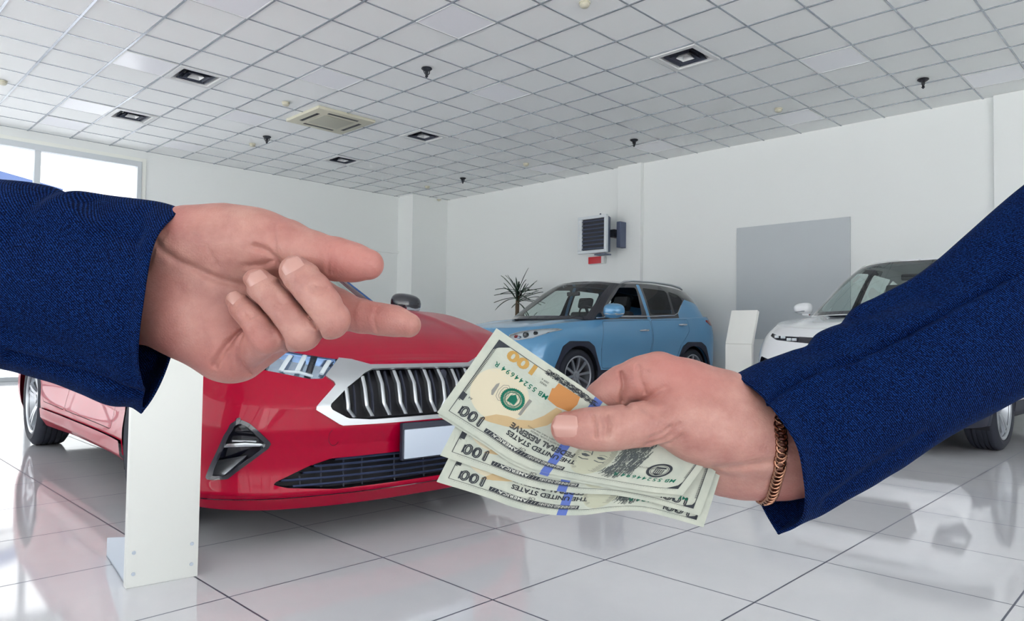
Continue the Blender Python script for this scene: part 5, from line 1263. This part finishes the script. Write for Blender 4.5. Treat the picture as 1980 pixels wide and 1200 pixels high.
for (s_, x, y) in (('MB55244694R', 108.5, 17.6), ('MB55244694R', 10, 52.6)):
    xx = x; p = Print()
    for i, ch in enumerate(s_):
        if i in (2, 10): xx += 1.3
        p.add(text_2d(ch, 4.5, xx, y, bold=.07)); xx += 3.05 if ch != 'M' else 3.7
    PR['serial_number' if x > 100 else 'second_serial_number'] = p
p = Print()
p.ring(124.4, 32.5, 5.6, 7.0, 72, teeth=.5); p.ring(124.4, 32.5, 4.3, 4.7, 40); p.poly([(121.8, 35.2), (127, 35.2), (126.8, 31), (124.4, 28.8), (122, 31)])
for k in range(44): a = 2*PI*k/44; p.stroke([(124.4+4.7*math.cos(a), 32.5+4.7*math.sin(a)), (124.4+5.6*math.cos(a+.08), 32.5+5.6*math.sin(a+.08))], .3)
PR['treasury_seal'] = p
p = Print(); p.add(text_2d('100', 9.2, 121.5, 5.9, bold=.42, sx=1.5)); PR['gold_numeral'] = p
p = Print(); P_ = [(93.5, 6.6), (108.5, 6.8), (108.6, 11), (109.8, 12), (108, 19.6), (101, 20.6), (93.4, 19), (92.2, 12)]; p.poly(P_); PR['copper_inkwell'] = p
p = Print()
p.poly([(134, 54.5), (127, 46.5), (121, 43.4), (115, 41.6), (108, 37), (104, 30), (101, 21), (97, 21), (96.6, 28), (99, 34.5), (105, 41.5), (112, 46.5), (119, 50), (127, 53)])
PR['tan_quill'] = p
p = Print(); p.hollow('100', 17, 112, 26.4, .35, .9)
p.poly([(114.6, 26.4), (116.4, 26.4), (116.8, 38.6), (115.2, 38.6)]); p.poly([(136.2, 28), (137.4, 30), (137.6, 35), (136.2, 37.6), (135.2, 37.2), (135.6, 30)])
PR['grey_numeral'] = p
p = Print()
for k in range(70):
    x, y = 100+46*rb.random(), 10+15*rb.random(); P_ = [(x+i*1.0, y+.5*math.sin(i*1.3+k)) for i in range(6)]; p.stroke(P_, .10)
for k in range(40):
    x, y = 108+26*rb.random(), 20+7*rb.random(); P_ = [(x+i*1.0, y+.4*math.sin(i*1.2+k)) for i in range(6)]; p.stroke(P_, .07)
PR['fine_line_pattern'] = p
p = Print(); p.poly([(81, .1), (86.5, .1), (85, 65.9), (79.5, 65.9)]); PR['blue_ribbon'] = p
p = Print(); p.poly([(132+17.6*math.cos(2*PI*i/40), 35+17*math.sin(2*PI*i/40)) for i in range(40)]); PR['cream_field'] = p
# generic engraved bust: long hair on the left, oval face, features, coat
p = Print(); hair = np.array([(50, 60), (43, 57), (38, 51), (36, 44), (36.5, 36), (35, 29), (38, 22), (44, 17), (51, 15), (56, 18), (54, 26), (52.5, 36), (53, 46), (56, 54)])
k = 0
while k < 330:
    x, y = 34+23*rb.random(), 14+47*rb.random()
    if poly_sd(np.array([x]), np.array([y]), hair)[0] > -.3: continue
    w_ = 1.3*math.sin(y*.45+x*.2); p.stroke([(x+.5, y+1.9), (x+w_*.4, y+.6), (x-.4+w_*.5, y-.9), (x+.2, y-2.2)], .34+.3*rb.random()); k += 1
PR['portrait_hair'] = p
p = Print(); p.poly([(64+11.2*math.cos(a)*(1+.10*math.sin(a)), 41+19.5*math.sin(a)) for a in [2*PI*i/48 for i in range(48)]]); PR['portrait_face'] = p
p = Print()
for (x, y) in ((59.5, 42.5), (69, 42.8)): p.poly([(x-2.9, y), (x-.9, y+1.5), (x+1.6, y+1.3), (x+2.8, y-.1), (x+.6, y-1.1)]); p.stroke([(x-3.2, y+3.4), (x, y+4.2), (x+3, y+3.3)], .7); p.stroke([(x-2.6, y-2.2), (x, y-2.8), (x+2.4, y-2.0)], .35)
p.stroke([(65.8, 42), (67.6, 35.6), (65.4, 34.2), (63, 34.8)], .6); p.poly([(60.4, 29.4), (64.4, 30.6), (68.6, 29.6), (64.6, 28)])
for k in range(46): y = 24+k*.72; e = 11*math.sqrt(max(0, 1-((y-41)/19.5)**2)); p.stroke([(64-e+.2, y), (64-e+2.6+1.4*rb.random(), y-.6)], .2)
for k in range(46): y = 24+k*.72; e = 11*math.sqrt(max(0, 1-((y-41)/19.5)**2)); p.stroke([(64+e-.2, y), (64+e-1.6-1.2*rb.random(), y-.4)], .18)
for k in range(150):
    t = rb.random(); x, y = 37+15*rb.random(), 18+38*rb.random(); p.stroke([(x, y), (x-1.2+1.6*rb.random(), y-2.4), (x-.4, y-4.8)], .45)
p.poly([(48, 21), (58, 23.5), (70, 22), (77, 13), (70, 11), (50, 11)])
PR['portrait_features'] = p
for p in PR.values(): p.cut()
def flatmat(n, c, r=.7): return mat(n, c, r, spec=.2)
PM = {'black_engraving': flatmat('ink_black', (46, 50, 56)), 'banner_lettering': flatmat('ink_paper_white', (178, 180, 172)), 'treasury_seal': flatmat('ink_green', (14, 92, 74)), 'gold_numeral': flatmat('ink_gold', (160, 126, 66), .45),
      'copper_inkwell': flatmat('ink_copper', (164, 112, 62), .45), 'tan_quill': flatmat('ink_tan', (170, 148, 112)), 'grey_numeral': flatmat('ink_grey', (122, 122, 118)), 'fine_line_pattern': flatmat('ink_pale_grey', (168, 178, 170)),
      'blue_ribbon': flatmat('ribbon_blue', (80, 98, 160)), 'cream_field': flatmat('paper_cream', (184, 176, 154)), 'portrait_hair': flatmat('ink_slate', (78, 84, 82)), 'portrait_face': flatmat('ink_face_tint', (160, 162, 144)), 'portrait_features': flatmat('ink_dark_slate', (74, 80, 82))}
PM['serial_number'] = PM['second_serial_number'] = PM['treasury_seal']; PM['corner_numeral'] = PM['black_engraving']
LAY = {'cream_field': 1, 'fine_line_pattern': 2, 'tan_quill': 2, 'copper_inkwell': 3, 'gold_numeral': 3, 'blue_ribbon': 2, 'portrait_hair': 3, 'portrait_face': 4, 'portrait_features': 5, 'grey_numeral': 3, 'black_engraving': 6, 'banner_lettering': 7, 'treasury_seal': 6, 'serial_number': 6, 'second_serial_number': 6, 'corner_numeral': 6}
m_paper = mat('banknote_paper', (214, 217, 204), .75, spec=.25)
q = NT(m_paper); q.l(q.ramp(q.noise(70, 4), [(.35, lin((158, 164, 154))), (.65, lin((172, 175, 163)))]), q.b.inputs['Base Color']); q.l(q.bump(q.noise(500, 3), .15, .0003), q.b.inputs['Normal'])
PAPER = .00012
def banknote(label, bottom, top, sag, skip=()):
    """bottom / top: long edges in the viewer frame, left to right; the note lies upside down, so its right end is at the left"""
    B = hermite(np.array(bottom, float), 12); T = hermite(np.array(top, float), 12)
    def resample(L):
        d = np.concatenate([[0], np.cumsum(np.linalg.norm(np.diff(L, axis=0), axis=1))]); s = np.linspace(0, d[-1], 121); return np.stack([np.interp(s, d, L[:, j]) for j in range(3)], 1)
    B, T = resample(B), resample(T); vv = np.linspace(0, 1, 31)
    Sg = B[:, None]*(1-vv)[None, :, None]+T[:, None]*vv[None, :, None]
    Sg[..., 2] += sag*np.sin(PI*vv)[None, :]
    du = np.gradient(Sg, axis=0); dv = np.gradient(Sg, axis=1); N = np.cross(du, dv); N /= np.linalg.norm(N, axis=-1, keepdims=True)
    if N[..., 2].mean() < 0: N = -N
    anchor = tuple(Sg[60, 15]); t = bpy.data.objects.new('banknote', None); COL.objects.link(t); t.empty_display_size = .03
    t.matrix_world = M4 @ Matrix.Translation(anchor); tag(t, label, 'banknote', 'hundred dollar notes held in a fan')
    g = G(); g.grid(local(Sg.reshape(-1, 3), anchor).reshape(Sg.shape)); n0 = len(g.v); g.grid(local((Sg-N*PAPER).reshape(-1, 3), anchor).reshape(Sg.shape)[::-1])
    E_ = np.concatenate([Sg[:, 0], Sg[-1, 1:], Sg[::-1, -1][1:], Sg[0, ::-1][1:-1]]); En = np.concatenate([N[:, 0], N[-1, 1:], N[::-1, -1][1:], N[0, ::-1][1:-1]])
    g.grid(local(np.stack([E_, E_-En*PAPER], 1).reshape(-1, 3), anchor).reshape(len(E_), 2, 3), closeu=True)
    build('paper', g, m_paper, t, True, 50)
    for nm, p in PR.items():
        if nm in skip: continue
        V = np.array(p.v); u = np.clip(1-V[:, 0]/156, 0, 1)*120; v = np.clip(1-V[:, 1]/66, 0, 1)*30
        i = np.clip(u.astype(int), 0, 119); j = np.clip(v.astype(int), 0, 29); a = (u-i)[:, None]; b = (v-j)[:, None]
        def smp(A): return A[i, j]*(1-a)*(1-b)+A[i+1, j]*a*(1-b)+A[i, j+1]*(1-a)*b+A[i+1, j+1]*a*b
        P3 = smp(Sg)+smp(N)*(.00003+.00003*LAY[nm])
        mesh_obj(nm, local(P3, anchor), p.f, PM[nm], t)
    return t
topB = [(-0.0392,-0.0533,-0.3745), (-0.0152,-0.0684,-0.3755), (0.0016,-0.0794,-0.3765), (0.0177,-0.0855,-0.3770), (0.0316,-0.0883,-0.3770), (0.0536,-0.0922,-0.3765), (0.0732,-0.0951,-0.3750), (0.0888,-0.0961,-0.3725)]
topT = [(-0.0082,-0.0093,-0.3770), (0.0164,-0.0263,-0.3785), (0.0357,-0.0393,-0.3800), (0.0539,-0.0522,-0.3825), (0.0693,-0.0588,-0.3835), (0.0859,-0.0615,-0.3835), (0.1021,-0.0624,-0.3820), (0.1191,-0.0564,-0.3790)]
banknote('top hundred dollar note of the fan, green seal and gold numeral in full view', topB, topT, .0010, ('corner_numeral',))
secB = [(-0.0391,-0.0551,-0.3755), (-0.0147,-0.0705,-0.3765), (0.0019,-0.0816,-0.3775), (0.0180,-0.0874,-0.3780), (0.0320,-0.0901,-0.3780), (0.0538,-0.0942,-0.3778), (0.0730,-0.0973,-0.3770), (0.0874,-0.0985,-0.3755)]
secT = [(-0.0076,-0.0109,-0.3780), (0.0167,-0.0277,-0.3795), (0.0358,-0.0405,-0.3810), (0.0537,-0.0535,-0.3833), (0.0689,-0.0600,-0.3843), (0.0850,-0.0630,-0.3843), (0.1002,-0.0642,-0.3830), (0.1159,-0.0582,-0.3800)]
banknote('hundred dollar note directly under the top one, only its edge showing', secB, secT, .0010, ('corner_numeral',))
midB = [(-0.0379,-0.0764,-0.3775), (-0.0134,-0.0851,-0.3785), (0.0096,-0.0931,-0.3790), (0.0337,-0.0968,-0.3795), (0.0540,-0.0979,-0.3795), (0.0699,-0.1006,-0.3792), (0.0849,-0.1046,-0.3790), (0.0994,-0.1087,-0.3790)]
midT = [(-0.0135,-0.0292,-0.3810), (0.0097,-0.0398,-0.3825), (0.0305,-0.0505,-0.3840), (0.0529,-0.0590,-0.3850), (0.0724,-0.0652,-0.3855), (0.0890,-0.0684,-0.3850), (0.1024,-0.0714,-0.3830), (0.1129,-0.0721,-0.3810)]
banknote('hundred dollar note between the top pair and the lowest note of the fan', midB, midT, .0008)
lowB = [(-0.0400,-0.0908,-0.3795), (-0.0135,-0.0992,-0.3802), (0.0016,-0.1048,-0.3805), (0.0217,-0.1087,-0.3808), (0.0385,-0.1088,-0.3810), (0.0542,-0.1068,-0.3810), (0.0694,-0.1068,-0.3810), (0.0845,-0.1104,-0.3810), (0.1017,-0.1152,-0.3805)]
lowT = [(-0.0166,-0.0443,-0.3830), (0.0056,-0.0545,-0.3845), (0.0195,-0.0598,-0.3850), (0.0362,-0.0657,-0.3855), (0.0530,-0.0697,-0.3860), (0.0698,-0.0732,-0.3865), (0.0865,-0.0759,-0.3860), (0.1000,-0.0772,-0.3845), (0.1137,-0.0784,-0.3820)]
banknote('lowest hundred dollar note of the fan, nearest the floor', lowB, lowT, .0008)
# ------------------------------------------------------------------ light: bright hazy sky and a high sun outside, daylight bounced in through the glazed fronts
w = bpy.data.worlds.new('sky'); SC.world = w; w.use_nodes = True
nt = w.node_tree; bg = nt.nodes['Background']
bg.inputs['Color'].default_value = (0.97, 0.985, 1.0, 1); bg.inputs['Strength'].default_value = 2.7
sl = bpy.data.lights.new('sun', 'SUN'); sl.energy = 20.0; sl.angle = 0.02; sl.color = (1.0, 0.99, 0.975)
so = bpy.data.objects.new('sun', sl); COL.objects.link(so); so.location = (20, 3, 30)
so.rotation_euler = Vector((-0.55, -0.0, -0.83)).to_track_quat('-Z', 'Y').to_euler()
vs.exposure = 0.16
SC.cycles.use_denoising = True
SC.cycles.max_bounces = 12; SC.cycles.diffuse_bounces = 7; SC.cycles.glossy_bounces = 5; SC.cycles.transmission_bounces = 8; SC.cycles.transparent_max_bounces = 12
SC.cycles.sample_clamp_indirect = 8.0
